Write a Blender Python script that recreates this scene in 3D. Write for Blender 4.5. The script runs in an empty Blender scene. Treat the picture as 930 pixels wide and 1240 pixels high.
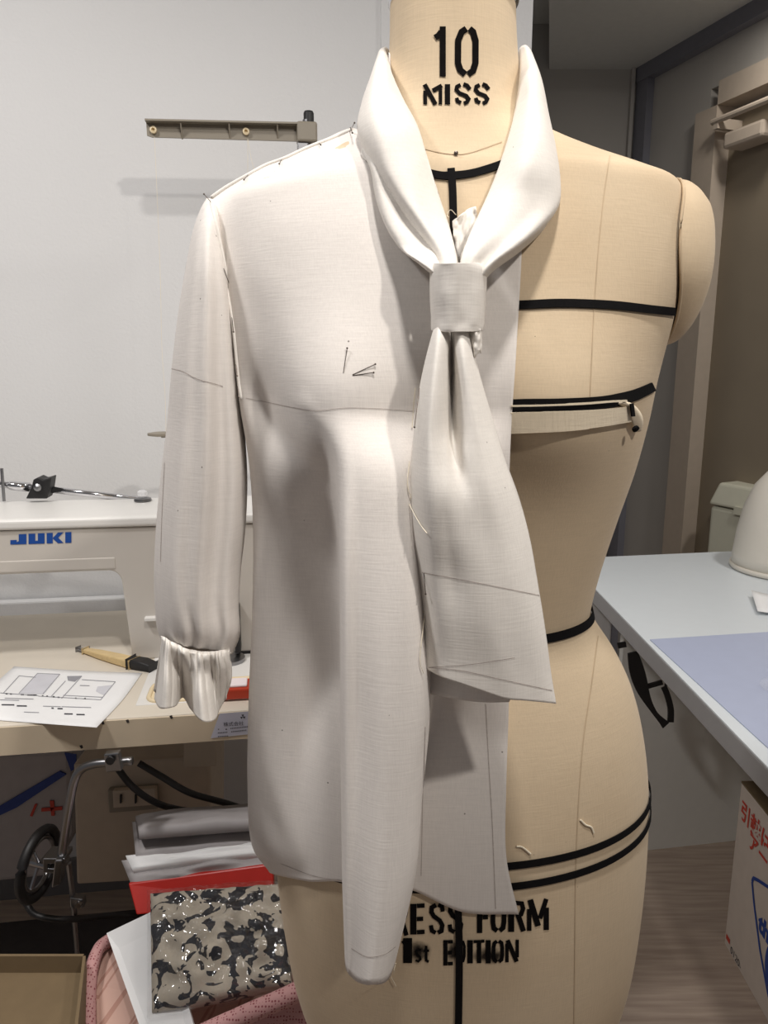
import bpy, bmesh, math, random
import numpy as np
from mathutils import Vector, Matrix
from mathutils.bvhtree import BVHTree

random.seed(7); np.random.seed(7)
SC = bpy.context.scene
COL = SC.collection

# ------------------------------------------------------------------ camera
PITCH = math.radians(11.5)
FPX = 900.0
CAM = Vector((0.0, 0.0, 1.25))
cam_d = bpy.data.cameras.new('camera'); cam = bpy.data.objects.new('camera', cam_d); COL.objects.link(cam)
cam_d.sensor_fit = 'VERTICAL'; cam_d.sensor_height = 36.0; cam_d.lens = 36.0 * FPX / 1240.0
cam_d.clip_start = 0.02
cam.location = CAM; cam.rotation_euler = (math.radians(90) - PITCH, 0, 0)
SC.camera = cam

# ------------------------------------------------------------------ world, lamps, exposure
w = bpy.data.worlds.new('world'); SC.world = w; w.use_nodes = True
w.node_tree.nodes['Background'].inputs[0].default_value = (0.98, 0.96, 1.0, 1)
w.node_tree.nodes['Background'].inputs[1].default_value = 0.12

def area(name, loc, target, size, power, col, spread=180):
    l = bpy.data.lights.new(name, 'AREA'); l.shape = 'DISK'; l.size = size; l.energy = power; l.color = col
    l.spread = math.radians(spread)
    o = bpy.data.objects.new(name, l); COL.objects.link(o); o.location = loc
    o.rotation_euler = (Vector(target) - Vector(loc)).to_track_quat('-Z', 'Y').to_euler()
    return o
def spot(name, loc, target, angle, blend, radius, power, col):
    l = bpy.data.lights.new(name, 'SPOT'); l.spot_size = math.radians(angle); l.spot_blend = blend; l.shadow_soft_size = radius; l.energy = power; l.color = col
    o = bpy.data.objects.new(name, l); COL.objects.link(o); o.location = loc
    o.rotation_euler = (Vector(target) - Vector(loc)).to_track_quat('-Z', 'Y').to_euler()
    return o
spot('track_spot_right', (0.85, -0.50, 2.40), (0.0, 0.62, 1.46), 68, 1.0, 0.04, 54.0, (1.0, 0.94, 0.87))
area('ceiling_downlight_over', (0.10, 0.14, 2.40), (0.10, 0.42, 1.0), 0.12, 9.0, (1.0, 0.955, 0.91), 160)
area('added_fill_left_wall', (-0.95, 0.50, 2.40), (-0.8, 0.8, 1.0), 0.20, 12.0, (1.0, 0.97, 0.95), 160)  # added fill to even out the left wall, no known fitting
area('added_fill_cutting_table', (1.20, 1.15, 2.40), (1.15, 1.3, 0.7), 0.14, 8.0, (1.0, 0.96, 0.92), 165)  # invented source, put in to brighten the cutting table
area('added_fill_passage', (1.00, 2.15, 2.24), (1.0, 2.3, 0.7), 0.12, 1.8, (1.0, 0.95, 0.88), 170)  # extra light added to lift the dim far end, not a known lamp
SC.view_settings.view_transform = 'Standard'
SC.view_settings.look = 'None'
SC.view_settings.gamma = 1.0
SC.view_settings.use_curve_mapping = False
SC.view_settings.exposure = 0.06

# ------------------------------------------------------------------ helpers
SP, CP = math.sin(PITCH), math.cos(PITCH)
def ray(px, py):
    x = (px - 465.0) / FPX; v = -(py - 620.0) / FPX
    return Vector((x, CP + v * SP, -SP + v * CP))
def UY(px, py, Y):
    d = ray(px, py); return CAM + d * (Y / d.y)
def UZ(px, py, z):
    d = ray(px, py); return CAM + d * ((z - CAM.z) / d.z)
def UPL(px, py, p0, n):
    d = ray(px, py); return CAM + d * ((Vector(p0) - CAM).dot(n) / d.dot(n))

def srgb(r, g, b):
    def f(c):
        c /= 255.0
        return c / 12.92 if c <= 0.04045 else ((c + 0.055) / 1.055) ** 2.4
    return (f(r), f(g), f(b), 1.0)

ORG = {}
def link(o, parent=None, org=None):
    COL.objects.link(o)
    if parent is not None:
        o.parent = parent
    ORG[o.name] = org
def thing(name, loc, label, cat, group=None):
    o = bpy.data.objects.new(name, None); o.location = loc; o.empty_display_size = 0.02
    link(o, None, Vector(loc)); tag(o, label, cat, group); return o
def tag(o, label=None, cat=None, group=None, kind=None):
    if label: o['label'] = label
    if cat: o['category'] = cat
    if group: o['group'] = group
    if kind: o['kind'] = kind
    return o
def obj(name, V, Fc, mat, parent=None, smooth=False, solid=0.0, bevel=0.0, bseg=2, sub=0, uvs=None, soff=0.0):
    """one mesh object from world-space vertices"""
    V = [Vector(v) for v in V]
    if parent is not None:
        org = ORG[parent.name]
    else:
        lo = Vector((min(v.x for v in V), min(v.y for v in V), min(v.z for v in V)))
        hi = Vector((max(v.x for v in V), max(v.y for v in V), max(v.z for v in V)))
        org = Vector(((lo.x + hi.x) / 2, (lo.y + hi.y) / 2, lo.z))
    me = bpy.data.meshes.new(name)
    me.from_pydata([v - org for v in V], [], Fc); me.update()
    if uvs is not None:
        ul = me.uv_layers.new(name='UVMap')
        for l in me.loops: ul.data[l.index].uv = uvs[l.vertex_index]
    if smooth:
        me.polygons.foreach_set('use_smooth', [True] * len(me.polygons))
    me.materials.append(mat)
    o = bpy.data.objects.new(name, me)
    if parent is None: o.location = org
    link(o, parent, org)
    if solid:
        m = o.modifiers.new('solid', 'SOLIDIFY'); m.thickness = solid; m.offset = soff
    if bevel:
        m = o.modifiers.new('bevel', 'BEVEL'); m.width = bevel; m.segments = bseg; m.limit_method = 'ANGLE'; m.angle_limit = math.radians(35)
    if sub:
        m = o.modifiers.new('sub', 'SUBSURF'); m.levels = sub; m.render_levels = sub
    return o

class MB:
    def __init__(s): s.V = []; s.F = []
    def add(s, V, Fc):
        k = len(s.V); s.V += [Vector(v) for v in V]; s.F += [tuple(i + k for i in f) for f in Fc]
    def box(s, p0, p1, fr=None):
        x0, y0, z0 = p0; x1, y1, z1 = p1
        V = [(x0,y0,z0),(x1,y0,z0),(x1,y1,z0),(x0,y1,z0),(x0,y0,z1),(x1,y0,z1),(x1,y1,z1),(x0,y1,z1)]
        if fr: V = [fr(*v) for v in V]
        s.add(V, [(0,3,2,1),(4,5,6,7),(0,1,5,4),(1,2,6,5),(2,3,7,6),(3,0,4,7)])
    def prism(s, ring, off):
        """extrude a closed ring of points by a vector"""
        n = len(ring); off = Vector(off)
        V = [Vector(p) for p in ring] + [Vector(p) + off for p in ring]
        F = [tuple(range(n)), tuple(range(2 * n - 1, n - 1, -1))]
        F += [(i, i + n, (i + 1) % n + n, (i + 1) % n) for i in range(n)]
        s.add(V, F)
    def tube(s, pts, r, seg=8, cap=True, closed=False):
        pts = [Vector(p) for p in pts]; n = len(pts)
        rs = r if isinstance(r, (list, tuple)) else [r] * n
        up = Vector((0.123, 0.31, 0.94)); V = []; F = []
        for i, p in enumerate(pts):
            a = pts[(i - 1) % n] if (closed or i > 0) else p
            b = pts[(i + 1) % n] if (closed or i < n - 1) else p
            t = (b - a).normalized()
            u = t.cross(up)
            if u.length < 1e-3: u = t.cross(Vector((1, 0, 0)))
            u.normalize(); v = t.cross(u)
            for k in range(seg):
                q = 2 * math.pi * k / seg
                V.append(p + (u * math.cos(q) + v * math.sin(q)) * rs[i])
        m = n if closed else n - 1
        for i in range(m):
            j = (i + 1) % n
            for k in range(seg):
                k2 = (k + 1) % seg
                F.append((i*seg+k, i*seg+k2, j*seg+k2, j*seg+k))
        if cap and not closed:
            F.append(tuple(range(seg - 1, -1, -1))); F.append(tuple((n-1)*seg + k for k in range(seg)))
        s.add(V, F)
    def lathe(s, prof, c, seg=32, axis=(0, 0, 1)):
        """profile of (radius, height) along an axis from c"""
        c = Vector(c); ax = Vector(axis).normalized()
        u = ax.orthogonal().normalized(); v = ax.cross(u)
        V = []; F = []
        for r, h in prof:
            for k in range(seg):
                q = 2 * math.pi * k / seg
                V.append(c + ax * h + (u * math.cos(q) + v * math.sin(q)) * r)
        for i in range(len(prof) - 1):
            for k in range(seg):
                k2 = (k + 1) % seg
                F.append((i*seg+k, i*seg+k2, (i+1)*seg+k2, (i+1)*seg+k))
        F.append(tuple(range(seg - 1, -1, -1))); F.append(tuple((len(prof)-1)*seg + k for k in range(seg)))
        s.add(V, F)
    def build(s, name, mat, parent=None, **kw): return obj(name, s.V, s.F, mat, parent, **kw)

def cr1(C, n, axis=0):
    """Catmull-Rom resample of array C along axis to n samples"""
    C = np.moveaxis(np.asarray(C, float), axis, 0); m = C.shape[0]
    E = np.concatenate([[2*C[0]-C[1]], C, [2*C[-1]-C[-2]]], 0)
    t = np.linspace(0, m - 1, n); i = np.minimum(t.astype(int), m - 2); f = t - i
    f = f.reshape((-1,) + (1,) * (C.ndim - 1))
    p0, p1, p2, p3 = E[i], E[i+1], E[i+2], E[i+3]
    R = 0.5*((2*p1)+(-p0+p2)*f+(2*p0-5*p1+4*p2-p3)*f*f+(-p0+3*p1-3*p2+p3)*f**3)
    return np.moveaxis(R, 0, axis)
def gridfaces(R, Cn, wrap=False):
    F = []
    for i in range(R - 1):
        for j in range(Cn if wrap else Cn - 1):
            j2 = (j + 1) % Cn
            F.append((i*Cn+j, i*Cn+j2, (i+1)*Cn+j2, (i+1)*Cn+j))
    return F
def bvh_of(V, Fc): return BVHTree.FromPolygons([Vector(v) for v in V], Fc)
def cast(bvhs, px, py, off=0.0008):
    d = ray(px, py).normalized(); best = None
    for b in bvhs:
        h = b.ray_cast(CAM, d)
        if h[0] is not None and (best is None or h[3] < best[3]): best = h
    if best is None: return None
    n = best[1]
    if n.dot(d) > 0: n = -n
    return best[0] + n * off
def resample(pts, step):
    out = []
    for a, b in zip(pts[:-1], pts[1:]):
        a = np.array(a, float); b = np.array(b, float)
        k = max(1, int(np.linalg.norm(b - a) / step))
        out += [a + (b - a) * i / k for i in range(k)]
    out.append(np.array(pts[-1], float)); return out
def smoothline(pts, n): return [tuple(p) for p in cr1(np.array(pts, float), n)]
def ribbon_px(mb, pts, wpx, bvhs, off, step=6, lift=None):
    """flat strip laid on real surfaces along a line"""
    P = resample(pts, step); n = len(P); rows = []
    for i, p in enumerate(P):
        t = P[min(i+1, n-1)] - P[max(i-1, 0)]; t = t / (np.linalg.norm(t) + 1e-9)
        nn = np.array([-t[1], t[0]]); ww = wpx(i / (n - 1)) if callable(wpx) else wpx
        a = cast(bvhs, *(p + nn * ww / 2), off); b = cast(bvhs, *(p - nn * ww / 2), off)
        if a is None or b is None:
            rows.append(None); continue
        rows.append((a, b))
    for r0, r1 in zip(rows[:-1], rows[1:]):
        if r0 and r1: mb.add([r0[0], r0[1], r1[1], r1[0]], [(0, 1, 2, 3)])

# ------------------------------------------------------------------ materials
def mat(name, col, rough=0.6, metal=0.0, noise=0.0, nscale=40.0, bump=0.0, bscale=300.0, spec=0.5, coat=0.0, stretch=None):
    m = bpy.data.materials.new(name); m.use_nodes = True; nt = m.node_tree; N = nt.nodes; L = nt.links
    b = N['Principled BSDF']
    b.inputs['Base Color'].default_value = col; b.inputs['Roughness'].default_value = rough; b.inputs['Metallic'].default_value = metal
    b.inputs['Specular IOR Level'].default_value = spec
    if coat: b.inputs['Coat Weight'].default_value = coat; b.inputs['Coat Roughness'].default_value = 0.08
    if noise or bump:
        tc = N.new('ShaderNodeTexCoord'); mp = N.new('ShaderNodeMapping'); L.new(tc.outputs['Object'], mp.inputs[0])
        if stretch: mp.inputs['Scale'].default_value = stretch
    if noise:
        t = N.new('ShaderNodeTexNoise'); t.inputs['Scale'].default_value = nscale; t.inputs['Detail'].default_value = 5
        L.new(mp.outputs[0], t.inputs['Vector'])
        r = N.new('ShaderNodeMapRange'); r.inputs[1].default_value = 0.3; r.inputs[2].default_value = 0.7
        r.inputs[3].default_value = 1 - noise; r.inputs[4].default_value = 1 + noise
        L.new(t.outputs[0], r.inputs[0])
        mx = N.new('ShaderNodeMix'); mx.data_type = 'RGBA'; mx.blend_type = 'MULTIPLY'; mx.inputs[0].default_value = 1
        mx.inputs[6].default_value = col; L.new(r.outputs[0], mx.inputs[7]); L.new(mx.outputs[2], b.inputs['Base Color'])
    if bump:
        t2 = N.new('ShaderNodeTexNoise'); t2.inputs['Scale'].default_value = bscale; t2.inputs['Detail'].default_value = 3
        L.new(mp.outputs[0], t2.inputs['Vector'])
        bp = N.new('ShaderNodeBump'); bp.inputs['Strength'].default_value = bump; bp.inputs['Distance'].default_value = 0.002
        L.new(t2.outputs[0], bp.inputs['Height']); L.new(bp.outputs[0], b.inputs['Normal'])
    return m

def cloth_mat(name, col, weave=900.0, fleck=0.0, transl=0.0, stain=0.0, staincol=None, wrinkle=0.0):
    m = bpy.data.materials.new(name); m.use_nodes = True; nt = m.node_tree; N = nt.nodes; L = nt.links
    b = N['Principled BSDF']; b.inputs['Roughness'].default_value = 0.85; b.inputs['Specular IOR Level'].default_value = 0.2
    b.inputs['Sheen Weight'].default_value = 0.08
    tc = N.new('ShaderNodeTexCoord')
    # slub yarns: long noise streaks both ways
    cols = []
    for sc in ((1, 1, 14), (14, 14, 1)):
        mp = N.new('ShaderNodeMapping'); mp.inputs['Scale'].default_value = sc; L.new(tc.outputs['Object'], mp.inputs[0])
        t = N.new('ShaderNodeTexNoise'); t.inputs['Scale'].default_value = 55; t.inputs['Detail'].default_value = 3; L.new(mp.outputs[0], t.inputs['Vector'])
        cols.append(t)
    ad = N.new('ShaderNodeMath'); ad.operation = 'ADD'; L.new(cols[0].outputs[0], ad.inputs[0]); L.new(cols[1].outputs[0], ad.inputs[1])
    r = N.new('ShaderNodeMapRange'); r.inputs[1].default_value = 0.7; r.inputs[2].default_value = 1.3; r.inputs[3].default_value = 0.955; r.inputs[4].default_value = 1.03
    L.new(ad.outputs[0], r.inputs[0])
    mx = N.new('ShaderNodeMix'); mx.data_type = 'RGBA'; mx.blend_type = 'MULTIPLY'; mx.inputs[0].default_value = 1
    mx.inputs[6].default_value = col; L.new(r.outputs[0], mx.inputs[7]); out = mx.outputs[2]
    if stain:
        t = N.new('ShaderNodeTexNoise'); t.inputs['Scale'].default_value = 9; t.inputs['Detail'].default_value = 5; L.new(tc.outputs['Object'], t.inputs['Vector'])
        rr = N.new('ShaderNodeMapRange'); rr.inputs[1].default_value = 0.45; rr.inputs[2].default_value = 0.8; rr.inputs[3].default_value = 0; rr.inputs[4].default_value = stain
        L.new(t.outputs[0], rr.inputs[0])
        m2 = N.new('ShaderNodeMix'); m2.data_type = 'RGBA'; L.new(rr.outputs[0], m2.inputs[0]); L.new(out, m2.inputs[6]); m2.inputs[7].default_value = staincol; out = m2.outputs[2]
    if fleck:
        v = N.new('ShaderNodeTexVoronoi'); v.inputs['Scale'].default_value = 48; L.new(tc.outputs['Object'], v.inputs['Vector'])
        lt = N.new('ShaderNodeMath'); lt.operation = 'LESS_THAN'; lt.inputs[1].default_value = fleck; L.new(v.outputs['Distance'], lt.inputs[0])
        wn = N.new('ShaderNodeTexWhiteNoise'); L.new(v.outputs['Position'], wn.inputs['Vector'])
        gt = N.new('ShaderNodeMath'); gt.operation = 'GREATER_THAN'; gt.inputs[1].default_value = 0.45; L.new(wn.outputs['Value'], gt.inputs[0])
        mu = N.new('ShaderNodeMath'); mu.operation = 'MULTIPLY'; L.new(lt.outputs[0], mu.inputs[0]); L.new(gt.outputs[0], mu.inputs[1])
        mu2 = N.new('ShaderNodeMath'); mu2.operation = 'MULTIPLY'; mu2.inputs[1].default_value = 0.7; L.new(mu.outputs[0], mu2.inputs[0])
        m3 = N.new('ShaderNodeMix'); m3.data_type = 'RGBA'; L.new(mu2.outputs[0], m3.inputs[0]); L.new(out, m3.inputs[6]); m3.inputs[7].default_value = srgb(70, 58, 45); out = m3.outputs[2]
    L.new(out, b.inputs['Base Color'])
    bp = N.new('ShaderNodeBump'); bp.inputs['Strength'].default_value = 0.12; bp.inputs['Distance'].default_value = 0.001
    L.new(ad.outputs[0], bp.inputs['Height'])
    if wrinkle:
        t = N.new('ShaderNodeTexNoise'); t.inputs['Scale'].default_value = 14; t.inputs['Detail'].default_value = 2; L.new(tc.outputs['Object'], t.inputs['Vector'])
        b2 = N.new('ShaderNodeBump'); b2.inputs['Strength'].default_value = wrinkle; b2.inputs['Distance'].default_value = 0.02
        L.new(t.outputs[0], b2.inputs['Height']); L.new(b2.outputs[0], bp.inputs['Normal'])
    L.new(bp.outputs[0], b.inputs['Normal'])
    if transl:
        tr = N.new('ShaderNodeBsdfTranslucent'); L.new(out, tr.inputs[0])
        ms = N.new('ShaderNodeMixShader'); ms.inputs[0].default_value = transl
        o = N['Material Output']; L.new(b.outputs[0], ms.inputs[1]); L.new(tr.outputs[0], ms.inputs[2]); L.new(ms.outputs[0], o.inputs[0])
    return m

M_wall = mat('white_wall', srgb(222, 222, 222), 0.85, bump=0.25, bscale=160, noise=0.012, nscale=3)
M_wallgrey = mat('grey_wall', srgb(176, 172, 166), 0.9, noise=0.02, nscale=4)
M_trimblue = mat('blue_grey_trim', srgb(120, 120, 128), 0.7, noise=0.03)
M_jamb = mat('beige_jamb', srgb(186, 172, 156), 0.7, noise=0.03)
M_door = mat('brown_door', srgb(136, 124, 106), 0.6, noise=0.04, nscale=8)
M_ceil = mat('ceiling_white', srgb(205, 205, 200), 0.9, noise=0.02)
M_form = cloth_mat('form_linen', srgb(211, 191, 162), fleck=0.02, stain=0.3, staincol=srgb(186, 158, 122))
M_muslin = cloth_mat('muslin', srgb(236, 230, 224), fleck=0.034, transl=0.10)
M_muslin2 = cloth_mat('muslin_tie', srgb(240, 235, 228), fleck=0.024, transl=0.10)
M_black = mat('black_tape', srgb(20, 19, 20), 0.9, noise=0.1, nscale=200, spec=0.1)
M_ink = mat('stencil_ink', srgb(20, 18, 18), 0.95, noise=0.15, nscale=120, spec=0.05)
M_pencil = mat('pencil', srgb(186, 176, 170), 0.9, noise=0.2, nscale=300)
M_seam = mat('seam_line', srgb(194, 173, 144), 0.9, noise=0.1)
M_thread = mat('thread', srgb(232, 222, 200), 0.8, noise=0.05)
M_steel = mat('steel', srgb(150, 150, 152), 0.3, 1.0, noise=0.05)
M_pin = mat('pin_steel', srgb(95, 86, 80), 0.35, 0.8, noise=0.05)
M_chrome = mat('chrome', srgb(215, 215, 218), 0.12, 1.0, noise=0.02)
M_strip = cloth_mat('strip_cotton', srgb(222, 208, 184))
M_machine = mat('machine_enamel', srgb(202, 196, 188), 0.35, noise=0.015, nscale=20)
M_machtop = mat('machine_top', srgb(226, 224, 220), 0.35, noise=0.01)
M_blue = mat('logo_blue', srgb(22, 72, 150), 0.5, noise=0.03)
M_table = mat('table_laminate', srgb(214, 205, 190), 0.5, noise=0.03, nscale=12)
M_tabedge = mat('table_edge', srgb(205, 190, 166), 0.6, noise=0.04, nscale=15)
M_blackpl = mat('black_plastic', srgb(26, 25, 26), 0.5, noise=0.05)
M_taupe = mat('taupe_plastic', srgb(140, 132, 118), 0.5, noise=0.02)
M_white = mat('white_plastic', srgb(226, 224, 218), 0.5, noise=0.02)
M_paper = mat('paper', srgb(236, 236, 236), 0.8, noise=0.01)
M_print = mat('print_grey', srgb(150, 150, 156), 0.8, noise=0.05)
M_printd = mat('print_dark', srgb(60, 60, 66), 0.8, noise=0.05)
M_printl = mat('print_light', srgb(206, 206, 212), 0.8, noise=0.05)
M_wood = mat('pale_wood', srgb(214, 188, 138), 0.5, noise=0.1, nscale=30, stretch=(1, 6, 6))
M_cream = mat('cream_plastic', srgb(226, 208, 172), 0.5, noise=0.03)
M_red = mat('red_plastic', srgb(176, 54, 28), 0.4, noise=0.06)
M_redfolder = mat('red_folder', srgb(184, 34, 22), 0.4, noise=0.05)
M_sticker = mat('sticker', srgb(196, 198, 214), 0.5, noise=0.03)
M_beigebox = mat('beige_motor', srgb(190, 176, 158), 0.6, noise=0.04)
M_cable = mat('cable_rubber', srgb(30, 28, 28), 0.5, noise=0.05)
M_baseb = mat('grey_baseboard', srgb(120, 118, 118), 0.7, noise=0.03)
M_matdark = mat('dark_mat', srgb(58, 52, 50), 0.9, noise=0.1)
M_bluestrap = mat('blue_strap', srgb(40, 62, 130), 0.7, noise=0.05)
M_bagwhite = mat('white_bag', srgb(166, 161, 161), 0.6, noise=0.05)
M_redprint = mat('red_print', srgb(190, 66, 50), 0.7, noise=0.05)
M_carton = mat('brown_carton', srgb(116, 98, 72), 0.85, noise=0.06)
M_cutwhite = mat('cutting_table_top', srgb(212, 218, 222), 0.35, noise=0.01)
M_cutedge = mat('cutting_table_edge', srgb(150, 148, 148), 0.5, noise=0.02)
M_mat = mat('cutting_mat_blue', srgb(172, 180, 204), 0.4, noise=0.015)
M_dome = mat('dome_white', srgb(228, 222, 210), 0.4, noise=0.01)
M_bin = mat('bin_white', srgb(196, 194, 176), 0.5, noise=0.02)
M_artbox = mat('white_carton', srgb(200, 188, 176), 0.8, noise=0.03)
M_artblue = mat('carton_blue', srgb(36, 66, 140), 0.7, noise=0.04)
M_panelw = mat('panel_white', srgb(238, 238, 232), 0.7, noise=0.015)

def floor_mat():
    m = mat('floor_vinyl', srgb(176, 158, 142), 0.6); nt = m.node_tree; N = nt.nodes; L = nt.links; b = N['Principled BSDF']
    tc = N.new('ShaderNodeTexCoord'); mp = N.new('ShaderNodeMapping'); mp.inputs['Scale'].default_value = (2.0, 30, 1); mp.inputs['Rotation'].default_value = (0, 0, 0.1)
    L.new(tc.outputs['Object'], mp.inputs[0])
    t = N.new('ShaderNodeTexNoise'); t.inputs['Scale'].default_value = 3; t.inputs['Detail'].default_value = 4; L.new(mp.outputs[0], t.inputs['Vector'])
    r = N.new('ShaderNodeValToRGB'); r.color_ramp.elements[0].position = 0.3; r.color_ramp.elements[0].color = srgb(156, 138, 124)
    r.color_ramp.elements[1].position = 0.7; r.color_ramp.elements[1].color = srgb(184, 166, 150)
    L.new(t.outputs[0], r.inputs[0]); L.new(r.outputs[0], b.inputs['Base Color']); return m
M_floor = floor_mat()

def clear_mat(name, rough=0.1, col=(1, 1, 1, 1), amt=0.3):
    m = bpy.data.materials.new(name); m.use_nodes = True; nt = m.node_tree; N = nt.nodes; L = nt.links
    b = N['Principled BSDF']; b.inputs['Base Color'].default_value = col; b.inputs['Roughness'].default_value = rough
    t = N.new('ShaderNodeBsdfTransparent'); ms = N.new('ShaderNodeMixShader')
    n = N.new('ShaderNodeTexNoise'); n.inputs['Scale'].default_value = 20
    r = N.new('ShaderNodeMapRange'); r.inputs[3].default_value = amt * 0.7; r.inputs[4].default_value = amt * 1.3; L.new(n.outputs[0], r.inputs[0])
    L.new(r.outputs[0], ms.inputs[0]); L.new(t.outputs[0], ms.inputs[1]); L.new(b.outputs[0], ms.inputs[2]); L.new(ms.outputs[0], N['Material Output'].inputs[0])
    return m
M_clear = clear_mat('clear_plastic', 0.12, (0.9, 0.9, 0.92, 1), 0.07)
def film_mat():
    m = bpy.data.materials.new('plastic_film'); m.use_nodes = True; nt = m.node_tree; N = nt.nodes; L = nt.links; N.remove(N['Principled BSDF'])
    g = N.new('ShaderNodeBsdfGlossy'); g.inputs['Roughness'].default_value = .13; t = N.new('ShaderNodeBsdfTransparent'); ms = N.new('ShaderNodeMixShader'); ms.inputs[0].default_value = .10
    tc = N.new('ShaderNodeTexCoord'); n = N.new('ShaderNodeTexNoise'); n.inputs['Scale'].default_value = 45; n.inputs['Detail'].default_value = 2; L.new(tc.outputs['Object'], n.inputs['Vector'])
    bp = N.new('ShaderNodeBump'); bp.inputs['Strength'].default_value = .9; bp.inputs['Distance'].default_value = .012; L.new(n.outputs[0], bp.inputs['Height']); L.new(bp.outputs[0], g.inputs['Normal'])
    L.new(t.outputs[0], ms.inputs[1]); L.new(g.outputs[0], ms.inputs[2]); L.new(ms.outputs[0], N['Material Output'].inputs[0]); return m
M_film = film_mat()

# ------------------------------------------------------------------ sewing station frame (table edge direction measured on the top plane)
TZ = 0.74
_a = UZ(0, 880, TZ); _b = UZ(265, 863, TZ)
EX = (_b - _a); EX.z = 0; EX.normalize(); EYv = Vector((-EX.y, EX.x, 0)); O0 = _a
def S(x, y, z): return Vector((O0.x, O0.y, 0)) + EX * x + EYv * y + Vector((0, 0, z))
def LP(px, py, yl):
    """pixel -> station coordinates on the vertical plane y = yl"""
    p = UPL(px, py, S(0, yl, 0), EYv); q = p - S(0, 0, 0)
    return q.dot(EX), yl, p.z
def LZ(px, py, z):
    p = UZ(px, py, z); q = p - S(0, 0, 0); return q.dot(EX), q.dot(EYv), z

# ------------------------------------------------------------------ room
WY = 0.62                                     # wall behind the sewing table, station y
def room():
    m = MB(); m.box((-2.2, -1.6, -0.05), (2.6, 4.2, 0.0)); tag(m.build('floor', M_floor), kind='structure')
    # back wall behind the sewing table; ends beside the deeper part of the room
    xe = LP(634, 300, WY)[0]
    m = MB(); m.box((-2.0, WY, 0), (xe, WY + 0.08, 2.45), S); wb = m.build('wall_back', M_wall); tag(wb, kind='structure')
    xs = LP(461, 30, WY)[0]
    m = MB(); m.box((xs, WY - 0.006, 0.9), (xe, WY, 2.45), S); m.build('panel', M_wall, wb)
    m = MB(); m.box((-2.0, WY - 0.012, 0), (xe, WY, 0.09), S); tag(m.build('baseboard_back', M_baseb), kind='structure')
    # ceiling over the work area
    m = MB(); m.box((-2.2, -1.0, 2.45), (2.6, 4.2, 2.5)); tag(m.build('ceiling', M_ceil), kind='structure')
    # deeper part: far wall, angled right wall, lowered bulkhead
    YF = 3.0
    zb = UY(700, 84, YF).z
    c = UY(776, 150, YF)
    e = S(xe, WY, 0)
    m = MB(); m.add([(e.x - 0.3, YF, 0), (c.x + 0.3, YF, 0), (c.x + 0.3, YF, 2.45), (e.x - 0.3, YF, 2.45),
                     (e.x - 0.3, YF + .08, 0), (c.x + 0.3, YF + .08, 0), (c.x + 0.3, YF + .08, 2.45), (e.x - 0.3, YF + .08, 2.45)],
                    [(0,1,2,3),(7,6,5,4),(0,4,5,1),(3,2,6,7),(0,3,7,4),(1,5,6,2)])
    tag(m.build('wall_far', M_wallgrey), kind='structure')
    m = MB(); m.box((UY(764, 150, YF).x - .012, YF - 0.02, 0), (UY(764, 150, YF).x, YF, zb)); tag(m.build('trim_1', M_wallgrey), kind='structure')
    # right wall plane through c, running towards the viewer and outwards
    dr = Vector((0.33, -1, 0)).normalized(); nr = Vector((-dr.y, dr.x, 0))   # nr points away (right)
    if nr.x < 0: nr = -nr
    c0 = Vector((c.x, YF, 0))
    def sx(px, py=420): return (UPL(px, py, c0, nr) - c0).dot(dr)
    def W(s, t, z): return c0 + dr * s + nr * t + Vector((0, 0, z))
    s1, s2, s3 = sx(792, 110), sx(838, 400), sx(855, 400)
    m = MB(); m.box((-0.1, 0, 0), (s2, 0.08, 2.45), W); tag(m.build('wall_right', M_wallgrey), kind='structure')
    m = MB(); m.box((0, -0.03, 0), (s1, 0.0, zb), W); tag(m.build('trim_2', M_trimblue), kind='structure')
    m = MB(); m.box((s2 - .03, -0.03, 0), (s3, 0.10, 2.05), W); tag(m.build('trim_3', M_jamb), kind='structure')
    m = MB(); m.box((s3, 0.03, 0), (s3 + 0.9, 0.07, 2.02), W); d = m.build('door_1', M_door); tag(d, kind='structure')
    m = MB(); m.box((s3 - .0, -0.03, 2.05), (s3 + 1.2, 0.10, 2.12), W); tag(m.build('trim_4', M_jamb), kind='structure')
    m = MB(); m.box((s2, 0, 2.12), (s3 + 1.3, 0.08, 2.45), W); tag(m.build('wall_right_upper', M_wallgrey), kind='structure')
    m = MB(); m.box((s3 + 0.9, 0.10, 0), (s3 + 2.6, 0.18, 2.45), W); tag(m.build('wall_right_near', M_wallgrey), kind='structure')
    m = MB(); m.box((0, -0.035, zb - 0.05), (s3 + 1.2, 0.0, zb), W); tag(m.build('trim_5', M_trimblue), kind='structure')
    # door closer rail high on the door
    t = thing('door_rail', W(s3 + .05, -.02, 1.93), 'white rail with fitting across the top of the brown door', 'rail')
    m = MB(); m.tube([W(s3 + .02, -0.06, 1.99), W(s3 + .5, -0.06, 1.99)], 0.010, 10); m.build('rail', M_jamb, t)
    m = MB(); m.box((s3 + .06, -0.05, 1.90), (s3 + .22, 0.03, 1.95), W); m.build('housing', M_jamb, t, bevel=.01)
    for q in (.03, .45):
        m = MB(); m.box((s3 + q, -.065, 1.965), (s3 + q + .02, 0.03, 1.995), W); m.build('bracket', M_jamb, t)
    # bulkhead
    l0 = UY(665, 84, YF); l1 = UZ(665, -160, zb)
    r1 = W(s3 + 1.2, 0, zb)
    ring = [Vector((l0.x, YF, zb)), Vector((c.x, YF, zb)), Vector((r1.x, r1.y, zb)), Vector((r1.x, l1.y, zb)), Vector((l1.x, l1.y, zb))]
    m = MB(); m.prism(ring, (0, 0, 2.45 - zb)); tag(m.build('ceiling_bulkhead', M_ceil), kind='structure')
room()

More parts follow.
